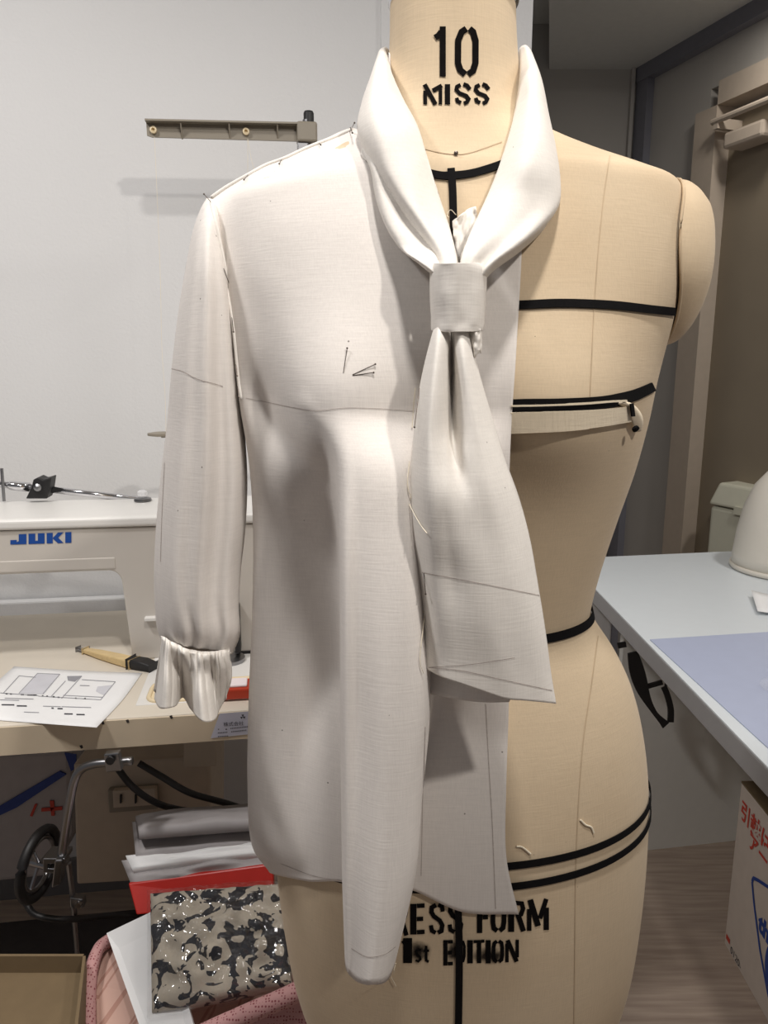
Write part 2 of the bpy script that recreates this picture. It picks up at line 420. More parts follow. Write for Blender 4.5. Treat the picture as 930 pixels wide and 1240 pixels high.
# ------------------------------------------------------------------ dress form
FYC = 0.66
def fcx(z): return 0.057 + (1.46 - z) * 0.030
TURN = 0.11                                   # the form is turned a little towards the viewer
# right silhouette pixel, front depth, back depth, roundness
SIL = [
    (630, -8, .054, .056, 2.0), (631, 25, .054, .057, 2.0), (633, 60, .054, .058, 2.0), (636, 95, .055, .060, 2.0),
    (643, 122, .057, .063, 2.0), (657, 142, .060, .068, 2.0), (684, 160, .063, .073, 2.0), (738, 182, .068, .080, 2.1),
    (800, 203, .074, .086, 2.2), (829, 217, .079, .090, 2.3), (838, 245, .085, .095, 2.35), (837, 290, .095, .100, 2.35),
    (832, 340, .104, .104, 2.3), (822, 385, .110, .105, 2.25), (811, 425, .115, .105, 2.2), (801, 463, .117, .103, 2.2),
    (791, 510, .114, .100, 2.2), (775, 570, .105, .093, 2.2), (754, 630, .098, .084, 2.2), (734, 690, .092, .076, 2.2),
    (722, 735, .089, .071, 2.2), (722, 748, .089, .070, 2.2), (731, 765, .091, .072, 2.2), (752, 797, .098, .083, 2.2),
    (770, 835, .107, .095, 2.2), (782, 880, .116, .108, 2.2), (789, 935, .122, .117, 2.2), (790, 990, .124, .120, 2.2),
    (786, 1060, .123, .118, 2.2), (778, 1130, .118, .113, 2.2), (768, 1185, .112, .106, 2.2), (752, 1232, .102, .096, 2.2),
    (722, 1262, .085, .080, 2.2), (660, 1278, .050, .048, 2.1), (600, 1283, .022, .022, 2.0)]
rows = []
for px, py, bf, bb, n in SIL:
    p = UY(px, py, FYC - 0.02); rows.append((p.z, p.x - fcx(p.z), bf, bb, n))
FR = cr1(np.array(rows), 200)
_o = np.argsort(FR[:, 0]); FRs = FR[_o]
def frow(z): return [np.interp(z, FRs[:, 0], FRs[:, k]) for k in range(1, 5)]
BZ, BX = 1.205, 0.086
def bump(x, z): 
    q = 0
    for s in (-1, 1):
        q += math.exp(-((x - s * BX) / 0.052) ** 2 - ((z - BZ) / (0.05 if z < BZ else 0.075)) ** 2)
    return 0.030 * q
NS = 128
def form_ring(z, a, bf, bb, n, off=0.0):
    out = []
    for k in range(NS):
        q = 2 * math.pi * k / NS
        c, s = math.cos(q), math.sin(q)
        x = (a + off) * math.copysign(abs(c) ** (2 / n), c)
        y = math.copysign(abs(s) ** (2 / n), s)
        if s < 0: Y = FYC + y * (bf + off) - bump(x, z) * min(1, abs(s) * 1.3)
        else: Y = FYC + y * (bb + off)
        k_ = min(1, max(0, (z - 1.27) / .10)); k_ = k_ * k_ * (3 - 2 * k_)
        out.append(Vector((fcx(z) + x + TURN * (Y - FYC), Y, z - .033 * k_ * (math.sqrt(x * x + .0009) - x - .03 + .03))))
    return out
FV = []
for r in FR: FV += form_ring(*r)
FF = gridfaces(len(FR), NS, True)
k = len(FV)
FF.append(tuple(range(NS))); FF.append(tuple(range((len(FR)-1)*NS, len(FR)*NS))[::-1])
BF = bvh_of(FV, FF)
form = thing('dress_form', (fcx(0.7), FYC, 0.0), 'beige linen dress form stencilled 10 MISS wearing half a blouse', 'dress form')
body = obj('torso', FV, FF, M_form, form, smooth=True)
# stand
m = MB(); m.lathe([(.016, 0.03), (.016, .72)], (fcx(.7), FYC, 0), 24); m.build('stand_pole', M_chrome, form, smooth=False)
m = MB(); m.lathe([(.17, 0), (.175, .01), (.16, .03), (.04, .05), (.025, .07)], (fcx(.7), FYC, 0), 48); m.build('stand_base', M_blackpl, form)
# chrome neck cap
zt = FR[0, 0]; at = FR[0, 1]
m = MB(); m.lathe([(at * .99, 0), (at * 1.035, .002), (at * 1.05, .010), (at * 1.05, .022), (at * .8, .03), (at * .3, .034), (.012, .05), (.002, .052)], (fcx(zt), FYC - .001, zt - .002), 64)
m.build('neck_cap', M_chrome, form, smooth=True)
# arm plates
def arm_plate(sgn):
    zc = UY(835, 312, FYC - 0.02).z; ztop = UY(838, 245, FYC - .02).z; V = []; n1, n2 = 20, 48
    for i in range(n1 + 1):
        ph = math.pi / 2 * i / n1
        for j in range(n2):
            th = 2 * math.pi * j / n2; rr = math.cos(ph) ** 0.8
            hz = (.064 if math.sin(th) > 0 else .070) * rr * math.sin(th); hy = .052 * rr * math.cos(th)
            if hz < 0: hy *= 1 - .35 * (hz / .070) ** 2
            z = zc + hz; a_, bf, bb, n = frow(min(z, ztop)); b_ = bf if hy < 0 else bb
            ax = a_ * (1 - min(.98, abs(hy / b_)) ** n) ** (1 / n)
            if z > ztop: ax -= .35 * (z - ztop)
            V.append(Vector((fcx(z) + sgn * (ax - .002 + .025 * math.sin(ph) ** .7), FYC + hy, z)))
    return V, gridfaces(n1 + 1, n2, True)
for sg in (1,):
    V, Fc = arm_plate(sg); obj('arm_plate', V, Fc, M_form, form, smooth=True)
    if sg == 1: BP = bvh_of(V, Fc)
# tapes laid on the form
def tape(name, pts, wpx, mat_=None, off=.0012, n=60, bv=None):
    m = MB(); ribbon_px(m, smoothline(pts, n), wpx, bv or [BF], off); return m.build(name, mat_ or M_black, form, solid=.0012)
tape('neck_tape', [(500, 205), (530, 213), (550, 213.5), (575, 210), (607, 200), (630, 190)], 9)
tape('centre_tape', [(546, 205), (548, 230), (549, 265), (551, 330), (552, 420)], 9)
tape('chest_tape', [(480, 378), (560, 372), (628, 370), (680, 368), (740, 370), (790, 375), (822, 378)], 10)
tape('bust_tape', [(480, 498), (560, 496), (622, 491), (680, 490), (730, 487), (765, 479), (796, 465)], lambda t: 15 - 5 * max(0, t - .75) * 4)
tape('lower_centre_tape', [(553, 1060), (555, 1110), (556, 1160), (555, 1242), (554, 1265)], 8.5)
def ring_tape(name, zf, wz):
    V = []; 
    NN = 96
    for k in range(NN):
        q = 2 * math.pi * k / NN
        for dz in (-wz / 2, wz / 2):
            z = zf(math.cos(q), -math.sin(q)) + dz; a, bf, bb, n = frow(z)
            c, s = math.cos(q), math.sin(q); o_ = .0018
            x = (a + o_) * math.copysign(abs(c) ** (2 / n), c); y = math.copysign(abs(s) ** (2 / n), s)
            Yt = FYC + y * ((bf if s < 0 else bb) + o_) - (bump(x, z) if s < 0 else 0); V.append(Vector((fcx(z) + x + TURN * (Yt - FYC), Yt, z)))
    F = [(2*k, 2*((k+1) % NN), 2*((k+1) % NN)+1, 2*k+1) for k in range(NN)]
    return obj(name, V, F, M_black, form, solid=.001)
zw = UY(690, 765, FYC - .06).z
ring_tape('waist_tape', lambda c, f: zw + 0.0 * c, 0.0075)
zh1 = UY(630, 1047, FYC - .12).z; zh2 = UY(640, 1072, FYC - .12).z
ring_tape('hip_tape', lambda c, f: zh1 + .004 * c, 0.0062)
ring_tape('hip_tape', lambda c, f: zh2 + .006 * c, 0.0062)
# seams
def seam(name, pts, wpx=1.2, n=60, bv=None, mat_=None, off=.0005, par=None):
    m = MB(); ribbon_px(m, smoothline(pts, n), wpx, bv or [BF], off)
    if m.V: return m.build(name, mat_ or M_seam, par or form)
seam('seam', [(739, 184), (731, 240), (724, 310), (719, 380), (716, 440), (714, 484)])
seam('seam', [(724, 770), (716, 830), (706, 900), (700, 980), (697, 1060), (696, 1150), (695, 1240)])
seam('seam', [(512, 180), (535, 185.5), (552, 187), (570, 185), (608, 172)], 1.1)
m = MB(); c_ = cast([BF], 552, 187, .001); m.lathe([(.0016, 0), (.0016, .001), (.0004, .0016)], c_, 10, axis=(0, -1, 0)); m.build('neck_tack', M_pin, form)
# seam welt round the arm plate
m = MB(); pts = []
V, Fc = arm_plate(1)
m.tube([v + Vector((.0012, 0, 0)) for v in V[:48]], .0013, 6, closed=True); m.build('arm_seam', M_seam, form, smooth=True)
def formY0(px, py): return BF.ray_cast(CAM, ray(px, py).normalized())[0].y
# cotton strip wrapped under the bust tape with a rolled raw end
m = MB(); ribbon_px(m, smoothline([(560, 514), (620, 511), (680, 509), (720, 506), (757, 501)], 50), lambda t: 27 - 9 * t, [BF], .0035)
strip = m.build('bust_strip', M_strip, form, solid=.0016)
m = MB(); ribbon_px(m, smoothline([(620, 491), (660, 490.5), (700, 489), (735, 486), (752, 485)], 40), 2.2, [BF], .0045); m.build('folded_edge', M_strip, form, solid=.001)
ctl = []
for (xx, yy, ww, dd) in [(748, 487, 5, .004), (757, 491, 10, .006), (763, 501, 13, .0075), (766, 511, 12, .0075), (767, 520, 6, .006)]:
    rowp = []
    for t in (-1, -.4, .2, 1):
        p = cast([BF], xx + t * ww / 2 - 0, yy - t * 1.5, dd - .004 * abs(t)); rowp.append(p)
    ctl.append(rowp)
A = cr1(cr1(np.array([[list(p) for p in r] for r in ctl]), 16), 10, 1)
obj('strip_end', [Vector(p) for p in A.reshape(-1, 3)], gridfaces(16, 10), M_strip, form, smooth=True, solid=.0015)
m = MB(); c_ = UY(768, 517, formY0(762, 517) - .010); m.lathe([(.001, 0), (.0026, .001), (.0028, .003), (.001, .004)], c_, 10, axis=(.3, -.7, -.6)); m.build('strip_knot', M_black, form)
# black edge of the strip's fold
m = MB(); ribbon_px(m, [(754, 488), (756, 503)], 4, [BF], .007, step=2); m.build('tape_end', M_black, form, solid=.001)

# stencil lettering: strokes on a unit box (y down), laid on the form
LET = {
 '1': [([(.5, 0), (.5, 1)], .55), ([(.42, .12), (.12, .22)], .2)],
 'D': [([(.14, 0), (.14, 1)], .26), ([(.40, .06), (.72, .10), (.86, .30), (.86, .70), (.72, .90), (.40, .94)], .22)],
 'R': [([(.14, 0), (.14, 1)], .28), ([(.38, .07), (.76, .10), (.84, .27), (.72, .45), (.40, .50)], .2), ([(.58, .53), (.86, 1)], .24)],
 'E': [([(.18, 0), (.18, 1)], .34), ([(.42, .07), (.95, .07)], .14), ([(.42, .5), (.85, .5)], .14), ([(.42, .93), (.95, .93)], .14)],
 'S': [([(.44, .06), (.16, .12), (.13, .28), (.30, .42), (.68, .56), (.86, .72), (.80, .90), (.56, .95)], .24), ([(.58, .05), (.84, .12), (.88, .28)], .22), ([(.10, .70), (.16, .88), (.42, .95)], .22)],
 'F': [([(.18, 0), (.18, 1)], .34), ([(.42, .07), (.95, .07)], .14), ([(.42, .5), (.85, .5)], .14)],
 'O': [([(.42, .05), (.20, .14), (.14, .32), (.14, .68), (.20, .86), (.42, .95)], .25), ([(.58, .05), (.80, .14), (.86, .32), (.86, .68), (.80, .86), (.58, .95)], .25)],
 'M': [([(.10, .30), (.10, 1)], .17), ([(.14, .0), (.52, .86)], .22), ([(.90, .0), (.60, .62)], .17), ([(.90, .28), (.90, 1)], .2)],
 'I': [([(.5, 0), (.5, 1)], .9)],
 'T': [([(.5, .0), (.5, 1)], .32), ([(.0, .06), (.30, .06)], .13), ([(.70, .06), (1, .06)], .13)],
 'N': [([(.12, .16), (.12, 1)], .2), ([(.16, .0), (.84, 1)], .26), ([(.88, 0), (.88, .8)], .2)],
 's': [([(.85, .15), (.5, .06), (.2, .2), (.35, .45), (.7, .6), (.8, .8), (.5, .95), (.15, .85)], .24)],
 't': [([(.45, 0), (.45, .85), (.8, .95)], .28), ([(.1, .3), (.85, .3)], .14)],
}
def stroke(mb, pts, wd, bv, off, mapf):
    pts = [np.array(p, float) for p in pts]; n = len(pts); L_ = []; R_ = []
    for i in range(n):
        a = pts[max(i-1, 0)]; b = pts[min(i+1, n-1)]
        if 0 < i < n - 1:
            t1 = (pts[i]-a)/np.linalg.norm(pts[i]-a); t2 = (b-pts[i])/np.linalg.norm(b-pts[i]); t = t1 + t2; t /= np.linalg.norm(t); sc = 1 / max(.6, t.dot(t1))
        else: t = (b-a)/np.linalg.norm(b-a); sc = 1
        nn = np.array([-t[1], t[0]]) * wd / 2 * sc
        L_.append(pts[i] + nn); R_.append(pts[i] - nn)
    for i in range(n - 1):
        k = max(1, int(np.linalg.norm(pts[i+1]-pts[i]) / 12))
        for q in range(k):
            P = []
            for (u, side) in ((q/k, L_), (q/k, R_), ((q+1)/k, R_), ((q+1)/k, L_)):
                c = side[i] * (1 - u) + side[i+1] * u
                P.append(mapf(c, bv, off))
            if all(p is not None for p in P): mb.add(P, [(0, 1, 2, 3)])
def on_form(c, bv, off): return cast(bv, c[0], c[1], off)
def letter(ch, x0, y0, x1, y1, par=None, bv=None, off=.0007, mapf=on_form, skew=0.0, mt=None, name='letter'):
    mb = MB(); W_, H_ = x1 - x0, y1 - y0
    for pts, wd in LET[ch]:
        P = [(x0 + p[0]*W_, y0 + p[1]*H_ + skew * p[0] * W_) for p in pts]
        vert = abs(P[-1][1]-P[0][1]) > abs(P[-1][0]-P[0][0])
        stroke(mb, P, 1.25 * wd * W_ if (vert or len(P) > 2) else wd * H_, bv or [BF], off, mapf)
    if mb.V: return mb.build(name, mt or M_ink, par or form)
def crop5(x, y): return (500 + x * 110 / 930, 20 + y * 120 / 1015)
def raw_letter(strokes):
    mb = MB()
    for pts, wd in strokes: stroke(mb, [crop5(*p) for p in pts], wd * 110 / 930, [BF], .0007, on_form)
    mb.build('letter', M_ink, form)
raw_letter([([(306, 105), (306, 620)], 62), ([(228, 222), (262, 200), (292, 160)], 62), ([(285, 110), (300, 180)], 20)])
raw_letter([([(545, 128), (498, 160), (462, 250), (460, 480), (485, 555), (535, 597)], 64), ([(575, 128), (612, 160), (638, 250), (637, 480), (612, 560), (563, 597)], 64)])
raw_letter([([(128, 765), (128, 906)], 40), ([(122, 700), (232, 906)], 46), ([(298, 712), (204, 765)], 44), ([(283, 745), (283, 906)], 36)])
raw_letter([([(354, 698), (354, 906)], 54)])
for dx, sc in ((0, 1), (196, .96)):
    f_ = lambda x: 425 + dx + (x - 425) * sc
    raw_letter([([(f_(x), y) for x, y in P], wd) for P, wd in (
        ([(487, 705), (452, 722), (444, 755), (475, 790), (545, 818), (568, 850), (552, 882), (520, 896)], 40),
        ([(515, 697), (552, 712), (582, 752)], 42), ([(446, 838), (456, 872), (492, 890)], 38))])
def crop2(x, y): return (470 + x * 210 / 930, 1070 + y * 120 / 531)
for ch, x0, y0, x1, y1 in [('D', -60, 118, 20, 285), ('R', 30, 112, 110, 278), ('E', 122, 106, 200, 270), ('S', 222, 104, 302, 270), ('S', 322, 100, 402, 266),
                           ('F', 478, 96, 545, 262), ('O', 550, 94, 632, 260), ('R', 646, 90, 738, 256), ('M', 744, 84, 858, 250),
                           ('1', 70, 290, 140, 424), ('s', 142, 345, 182, 418), ('t', 186, 330, 226, 422), ('E', 298, 300, 350, 436), ('D', 366, 298, 416, 426),
                           ('I', 426, 300, 452, 424), ('T', 458, 300, 516, 424), ('I', 524, 300, 548, 424), ('O', 556, 300, 620, 424), ('N', 628, 300, 700, 418)]:
    a = crop2(x0, y0); b = crop2(x1, y1); letter(ch, a[0], a[1], b[0], b[1], skew=-.05)

def smudge_mat():
    m = bpy.data.materials.new('ink_smudge'); m.use_nodes = True; nt = m.node_tree; N = nt.nodes; L = nt.links; b = N['Principled BSDF']
    b.inputs['Base Color'].default_value = srgb(40, 34, 32); b.inputs['Roughness'].default_value = .95; b.inputs['Specular IOR Level'].default_value = .05
    tc = N.new('ShaderNodeTexCoord'); n = N.new('ShaderNodeTexNoise'); n.inputs['Scale'].default_value = 130; n.inputs['Detail'].default_value = 3; L.new(tc.outputs['Object'], n.inputs['Vector'])
    g = N.new('ShaderNodeTexGradient'); g.gradient_type = 'QUADRATIC_SPHERE'; mp = N.new('ShaderNodeMapping'); mp.vector_type = 'POINT'
    mp.inputs['Location'].default_value = (-1, -1, 0); mp.inputs['Scale'].default_value = (2, 2, 0); L.new(tc.outputs['UV'], mp.inputs[0]); L.new(mp.outputs[0], g.inputs[0])
    mu = N.new('ShaderNodeMath'); mu.operation = 'MULTIPLY'; L.new(n.outputs[0], mu.inputs[0]); L.new(g.outputs[0], mu.inputs[1])
    r = N.new('ShaderNodeMapRange'); r.inputs[1].default_value = .06; r.inputs[2].default_value = .32; r.inputs[4].default_value = .85; L.new(mu.outputs[0], r.inputs[0])
    t = N.new('ShaderNodeBsdfTransparent'); ms = N.new('ShaderNodeMixShader'); L.new(r.outputs[0], ms.inputs[0]); L.new(t.outputs[0], ms.inputs[1]); L.new(b.outputs[0], ms.inputs[2]); L.new(ms.outputs[0], N['Material Output'].inputs[0])
    return m
M_smudge = smudge_mat()
for x0, y0, x1, y1 in ((480, 1128, 532, 1176), (530, 1130, 570, 1174), (556, 1140, 628, 1174)):
    V = []; U = []
    for i in range(8):
        for j in range(8):
            V.append(cast([BF], x0 + (x1 - x0) * j / 7, y0 + (y1 - y0) * i / 7, .0003)); U.append((j / 7, i / 7))
    obj('ink_smudge', V, gridfaces(8, 8), M_smudge, form, uvs=U)
for pts in ([(702, 992), (708, 998), (715, 1001), (718, 1008)], [(625, 1024), (632, 1025), (642, 1033)]):
    m = MB(); m.tube([cast([BF], x, y, .001) for x, y in smoothline(pts, 12)], .0008, 6); m.build('lint', M_thread, form)

# ------------------------------------------------------------------ blouse
def clampY(px, py, Y, gap):
    d = ray(px, py); h = BF.ray_cast(CAM, d.normalized())
    if h[0] is not None: return min(Y, h[0].y - gap)
    return Y
def formY(px, py, gap, default):
    d = ray(px, py); h = BF.ray_cast(CAM, d.normalized())
    return h[0].y - gap if h[0] is not None else default
blouse = thing('blouse', (fcx(1.1), 0.55, UY(450, 1190, .45).z), 'cream muslin half blouse with one sleeve and a tied neck scarf pinned on the form', 'blouse')
G = .004
N_ = None     # depth taken from the form
FP = [
 # shoulder and neck edge
 [(256,240,.648),(258,238,.645),(300,211,N_),(345,191,N_),(385,173,N_),(430,156,N_),(450,190,N_),(478,255,N_),(512,292,N_),(550,305,N_),(592,288,N_),(634,255,N_)],
 [(258,262,.64),(262,262,.632),(305,258,N_),(348,250,N_),(390,242,N_),(432,240,N_),(458,262,N_),(487,300,N_),(518,325,N_),(552,335,N_),(592,322,N_),(632,300,N_)],
 [(268,310,.635),(273,310,.615),(312,315,N_),(352,312,N_),(392,310,N_),(430,312,N_),(460,322,N_),(490,340,N_),(520,352,N_),(554,358,N_),(592,352,N_),(630,342,N_)],
 [(278,370,.63),(282,370,.605),(316,378,N_),(355,380,N_),(394,380,N_),(430,384,N_),(460,388,N_),(490,394,N_),(520,398,N_),(554,400,N_),(590,397,N_),(627,392,N_)],
 [(286,430,.63),(287,430,.60),(320,438,N_),(360,442,N_),(396,444,N_),(430,446,N_),(460,447,N_),(490,448,N_),(520,449,N_),(554,449,N_),(588,448,N_),(624,445,N_)],
 [(296,490,.64),(292,488,.60),(326,494,N_),(366,500,N_),(402,502,N_),(430,502,N_),(458,502,N_),(488,502,N_),(518,502,N_),(552,502,N_),(586,502,N_),(620,502,N_)],
 [(312,560,.65),(303,560,.602),(340,565,.572),(392,566,.552),(412,566,.509),(434,566,.500),(460,566,.498),(488,566,.500),(516,566,.510),(550,566,.516),(584,566,.522),(617,566,.526)],
 [(318,640,.65),(308,640,.602),(346,645,.586),(407,645,.570),(413,646,.497),(436,646,.489),(464,646,.486),(494,646,.488),(520,646,.506),(550,646,.524),(584,646,.526),(615,646,.530)],
 [(318,740,.65),(307,740,.600),(348,745,.592),(413,745,.578),(413,746,.489),(436,748,.480),(468,750,.474),(503,748,.478),(522,746,.508),(545,746,.540),(582,746,.538),(615,746,.540)],
 [(314,850,.65),(303,850,.600),(350,852,.585),(416,852,.580),(413,856,.484),(436,862,.473),(470,866,.464),(514,858,.474),(522,852,.515),(530,850,.556),(572,850,.548),(616,850,.548)],
 [(312,950,.65),(302,950,.600),(352,954,.576),(419,956,.574),(414,974,.480),(434,984,.466),(470,990,.456),(507,974,.470),(510,958,.525),(514,952,.566),(562,956,.556),(613,950,.552)],
 [(318,1020,.65),(307,1022,.602),(362,1026,.568),(423,1030,.566),(415,1066,.478),(430,1086,.461),(464,1096,.449),(500,1066,.468),(502,1032,.53),(508,1026,.568),(560,1040,.560),(613,1036,.553)],
 [(338,1052,.65),(328,1057,.606),(372,1067,.568),(426,1076,.567),(418,1160,.476),(428,1185,.460),(450,1192,.445),(474,1178,.462),(494,1088,.53),(500,1078,.568),(560,1104,.560),(628,1107,.548)],
]
PX = np.zeros((len(FP), 12, 3))
for i, r in enumerate(FP):
    for j, (x, y, Y) in enumerate(r):
        if Y is None: Y = formY(x, y, G, .648)
        PX[i, j] = (x, y, Y)
PX = cr1(cr1(PX, 150, 0), 140, 1)
rng = np.random.RandomState(3)
def smooth_noise(n, m, kn, km, amp):
    return amp * cr1(cr1(rng.randn(kn, km), n, 0), m, 1)
NZ = smooth_noise(150, 140, 14, 10, .0009)
YY = PX[:, :, 2] + NZ * (1.2 * np.clip(np.linspace(0, 1, 150) - .38, 0, 1) + .05)[:, None]
FY = np.array([[formY(PX[i, j, 0], PX[i, j, 1], .0035, 9.0) for j in range(140)] for i in range(150)])
for it in range(4):
    YY = np.minimum(YY, FY)
    Q = np.pad(YY, 1, mode='edge'); Q = (Q[:-2, 1:-1] + Q[2:, 1:-1] + Q[1:-1, :-2] + Q[1:-1, 2:] + 2 * YY) / 6
    YY = np.where(np.arange(140)[None, :] > 8, Q, YY) if it < 3 else YY
wt = np.clip((.40 - np.linspace(0, 1, 150)) / .08, 0, 1)[:, None] * (np.arange(140) > 8)[None, :]; wt[:3] = 0
for it in range(60):
    Q = np.pad(YY, 1, mode='edge'); Q = (Q[:-2, 1:-1] + Q[2:, 1:-1] + Q[1:-1, :-2] + Q[1:-1, 2:]) / 4
    YY = np.minimum(YY * (1 - wt) + Q * wt, FY)
for it in range(2):
    Q = np.pad(YY, 1, mode='edge'); Q = (Q[:-2, 1:-1] + Q[2:, 1:-1] + Q[1:-1, :-2] + Q[1:-1, 2:]) / 4
    YY = YY * (1 - wt) + (Q - .0002) * wt
PV = [UY(PX[i, j, 0], PX[i, j, 1], YY[i, j]) for i in range(150) for j in range(140)]
PF = gridfaces(150, 140)
panel = obj('front_panel', PV, PF, M_muslin, blouse, smooth=True, solid=.0008)
BPN = bvh_of(PV, PF)

def cloth_px(name, C, nr, nc, mt, par, noise=0.0, solid=.0009, gap=None, kn=8):
    C = np.array(C, float); A = cr1(cr1(C, nr, 0), nc, 1)
    Z = smooth_noise(nr, nc, kn, kn, noise) if noise else np.zeros((nr, nc)); V = []
    for i in range(nr):
        for j in range(nc):
            x, y, Y = A[i, j]; Y += Z[i, j]
            if gap is not None: Y = clampY(x, y, Y, gap)
            V.append(UY(x, y, Y))
    F = gridfaces(nr, nc)
    return obj(name, V, F, mt, par, smooth=True, solid=solid), bvh_of(V, F)

# sleeve -------------------------------------------------------------
SL = [  # left x, right x, y left, y right, centre Y, half depth
 (251, 262, 240, 243, .648, .010), (243, 268, 254, 262, .646, .028), (234, 272, 280, 290, .644, .040), (226, 279, 320, 335, .640, .048),
 (217, 286, 375, 392, .637, .050), (209, 291, 440, 455, .634, .050), (203, 296, 510, 522, .632, .049), (196, 299, 570, 580, .630, .048),
 (190, 297, 630, 636, .628, .046), (187, 291, 690, 692, .626, .044), (188, 289, 735, 735, .624, .042), (191, 290, 762, 768, .622, .038),
 (197, 281, 778, 792, .620, .030)]
SA = cr1(np.array(SL, float), 110)
NSG = 120
SV = []
for i, (xl, xr, yl, yr, Yc, dp) in enumerate(SA):
    v = i / 109
    for k in range(NSG):
        q = 2 * math.pi * k / NSG; c, s = math.cos(q), math.sin(q)
        # long soft folds, deeper towards the gathered wrist
        amp = .0 + .24 * min(1, max(0, (v - .12) / .4)) 
        fold = 1 + amp * (math.cos(4 * q + .6 + 1.0 * v) * .5 + .30 * math.cos(9 * q + 2.2 - 2 * v)) * abs(s) + (.08 * max(0, (v - .82) / .18)) * math.cos(17 * q + 1) * abs(s)
        x = (xl + xr) / 2 + (xr - xl) / 2 * c; y = yl + (yr - yl) * (c + 1) / 2
        SV.append(UY(x, y, Yc + dp * s * fold))
SF = gridfaces(110, NSG, True)
sleeve = obj('sleeve', SV, SF, M_muslin, blouse, smooth=True, solid=.0008)
BS = bvh_of(SV, SF)
# gathered ruffle: front pleats, then the plain back half
RU = [
 [(195,770,.604),(203,774,.594),(212,779,.592),(222,784,.588),(232,787,.588),(243,789,.587),(255,789,.589),(266,788,.593),(277,785,.604)],
 [(195,779,.604),(203,783,.588),(212,788,.590),(222,793,.583),(232,796,.588),(243,798,.582),(255,798,.588),(266,797,.588),(277,794,.603)],
 [(192,800,.612),(202,802,.584),(212,806,.598),(222,808,.600),(232,812,.586),(244,815,.582),(256,815,.596),(267,812,.590),(279,806,.606)],
 [(189,822,.616),(201,828,.577),(212,829,.592),(222,826,.606),(230,834,.594),(244,842,.572),(258,841,.592),(266,834,.602),(279,824,.606)],
 [(186,846,.618),(198,859,.574),(211,854,.586),(223,846,.608),(230,858,.596),(245,872,.566),(261,871,.584),(267,856,.606),(274,842,.614)],
]
A = cr1(cr1(np.array(RU, float), 60, 0), 130, 1); V = []
for i in range(60):
    for j in range(130):
        u = j / 129; v = i / 59; x, y, Y = A[i, j]
        pl = abs(math.sin(math.pi * (13 * u + .5 * math.sin(7 * u) - .6 * v * u))) ** .6
        Y -= (.0035 * (1 - .75 * v) + .001) * pl * min(1, v * 6 + .3); x += 1.2 * math.sin(26 * u + 2 * v)
        V.append(UY(x, y + 1.2 * v * math.sin(31 * u), Y))
obj('sleeve_ruffle', V, gridfaces(60, 130), M_muslin2, blouse, smooth=True, solid=.0008)
V = []
for i in range(14):
    v = i / 13
    for j in range(40):
        u = j / 39; x = 276 + (-2) * v + (196 - 276 - 8 * v) * u
        V.append(UY(x, 790 - 14 * u + (56 + 10 * math.sin(9 * u)) * v, .606 + (.034 + .012 * v) * math.sin(math.pi * u) + .006 * v * math.sin(26 * u)))
obj('sleeve_ruffle_back', V, gridfaces(14, 40), M_muslin2, blouse, smooth=True, solid=.0008)
# elastic casing line
m = MB(); pts = [cast([BS], x, y, .0008) for x, y in smoothline([(198, 774), (215, 783), (232, 790), (250, 793), (268, 794), (279, 790)], 24)]
m.tube([p for p in pts if p], .0011, 6); m.build('gather_cord', M_muslin2, blouse, smooth=True)

# collar / scarf -------------------------------------------------------
# viewer's left half of the scarf: upper fold (rows run from behind the neck to the knot; columns from neck side outwards)
CL = [
 [(472,66,.705),(470,60,.695),(466,57,.685),(461,60,.685),(458,66,.695),(458,74,.705)],
 [(474,88,.640),(471,82,.628),(463,80,.615),(455,84,.618),(450,90,.632),(450,98,.648)],
 [(489,122,.614),(485,118,.603),(470,118,.588),(450,120,.590),(439,124,.608),(438,134,.630)],
 [(506,155,.598),(502,150,.586),(484,152,.566),(456,158,.566),(435,160,.592),(437,168,.615)],
 [(518,192,.592),(513,186,.578),(494,192,.556),(470,202,.552),(455,203,.568),(457,206,.585)],
 [(528,226,.585),(524,222,.570),(506,230,.548),(490,238,.541),(478,240,.552),(480,242,.566)],
 [(540,262,.570),(536,258,.556),(522,266,.538),(513,272,.530),(504,277,.538),(506,279,.550)],
 [(549,295,.545),(547,292,.535),(538,300,.522),(533,304,.517),(528,308,.522),(530,310,.530)],
 [(557,330,.520),(555,330,.512),(549,334,.505),(543,338,.504),(538,338,.508),(540,338,.518)],
]
cl, BCL = cloth_px('scarf_fold', CL, 70, 40, M_muslin2, blouse, .0008, gap=.003)
# lower fold beside it
CL2 = [
 [(455,165,.600),(448,168,.592),(441,176,.590),(437,186,.596),(440,190,.610)],
 [(476,196,.572),(464,194,.570),(452,198,.568),(449,204,.574),(452,206,.588)],
 [(494,230,.556),(478,232,.556),(465,236,.554),(456,240,.560),(459,242,.578)],
 [(516,262,.544),(498,268,.545),(480,275,.541),(469,276,.547),(472,278,.565)],
 [(536,294,.530),(518,298,.530),(500,303,.527),(487,302,.532),(490,305,.550)],
 [(534,316,.520),(522,314,.514),(511,316,.511),(503,314,.516),(506,318,.530)],
 [(545,334,.514),(538,332,.506),(530,332,.503),(524,330,.506),(526,334,.518)],
]
cl2, BCL2 = cloth_px('scarf_fold', CL2, 60, 30, M_muslin2, blouse, .0006, gap=.006)
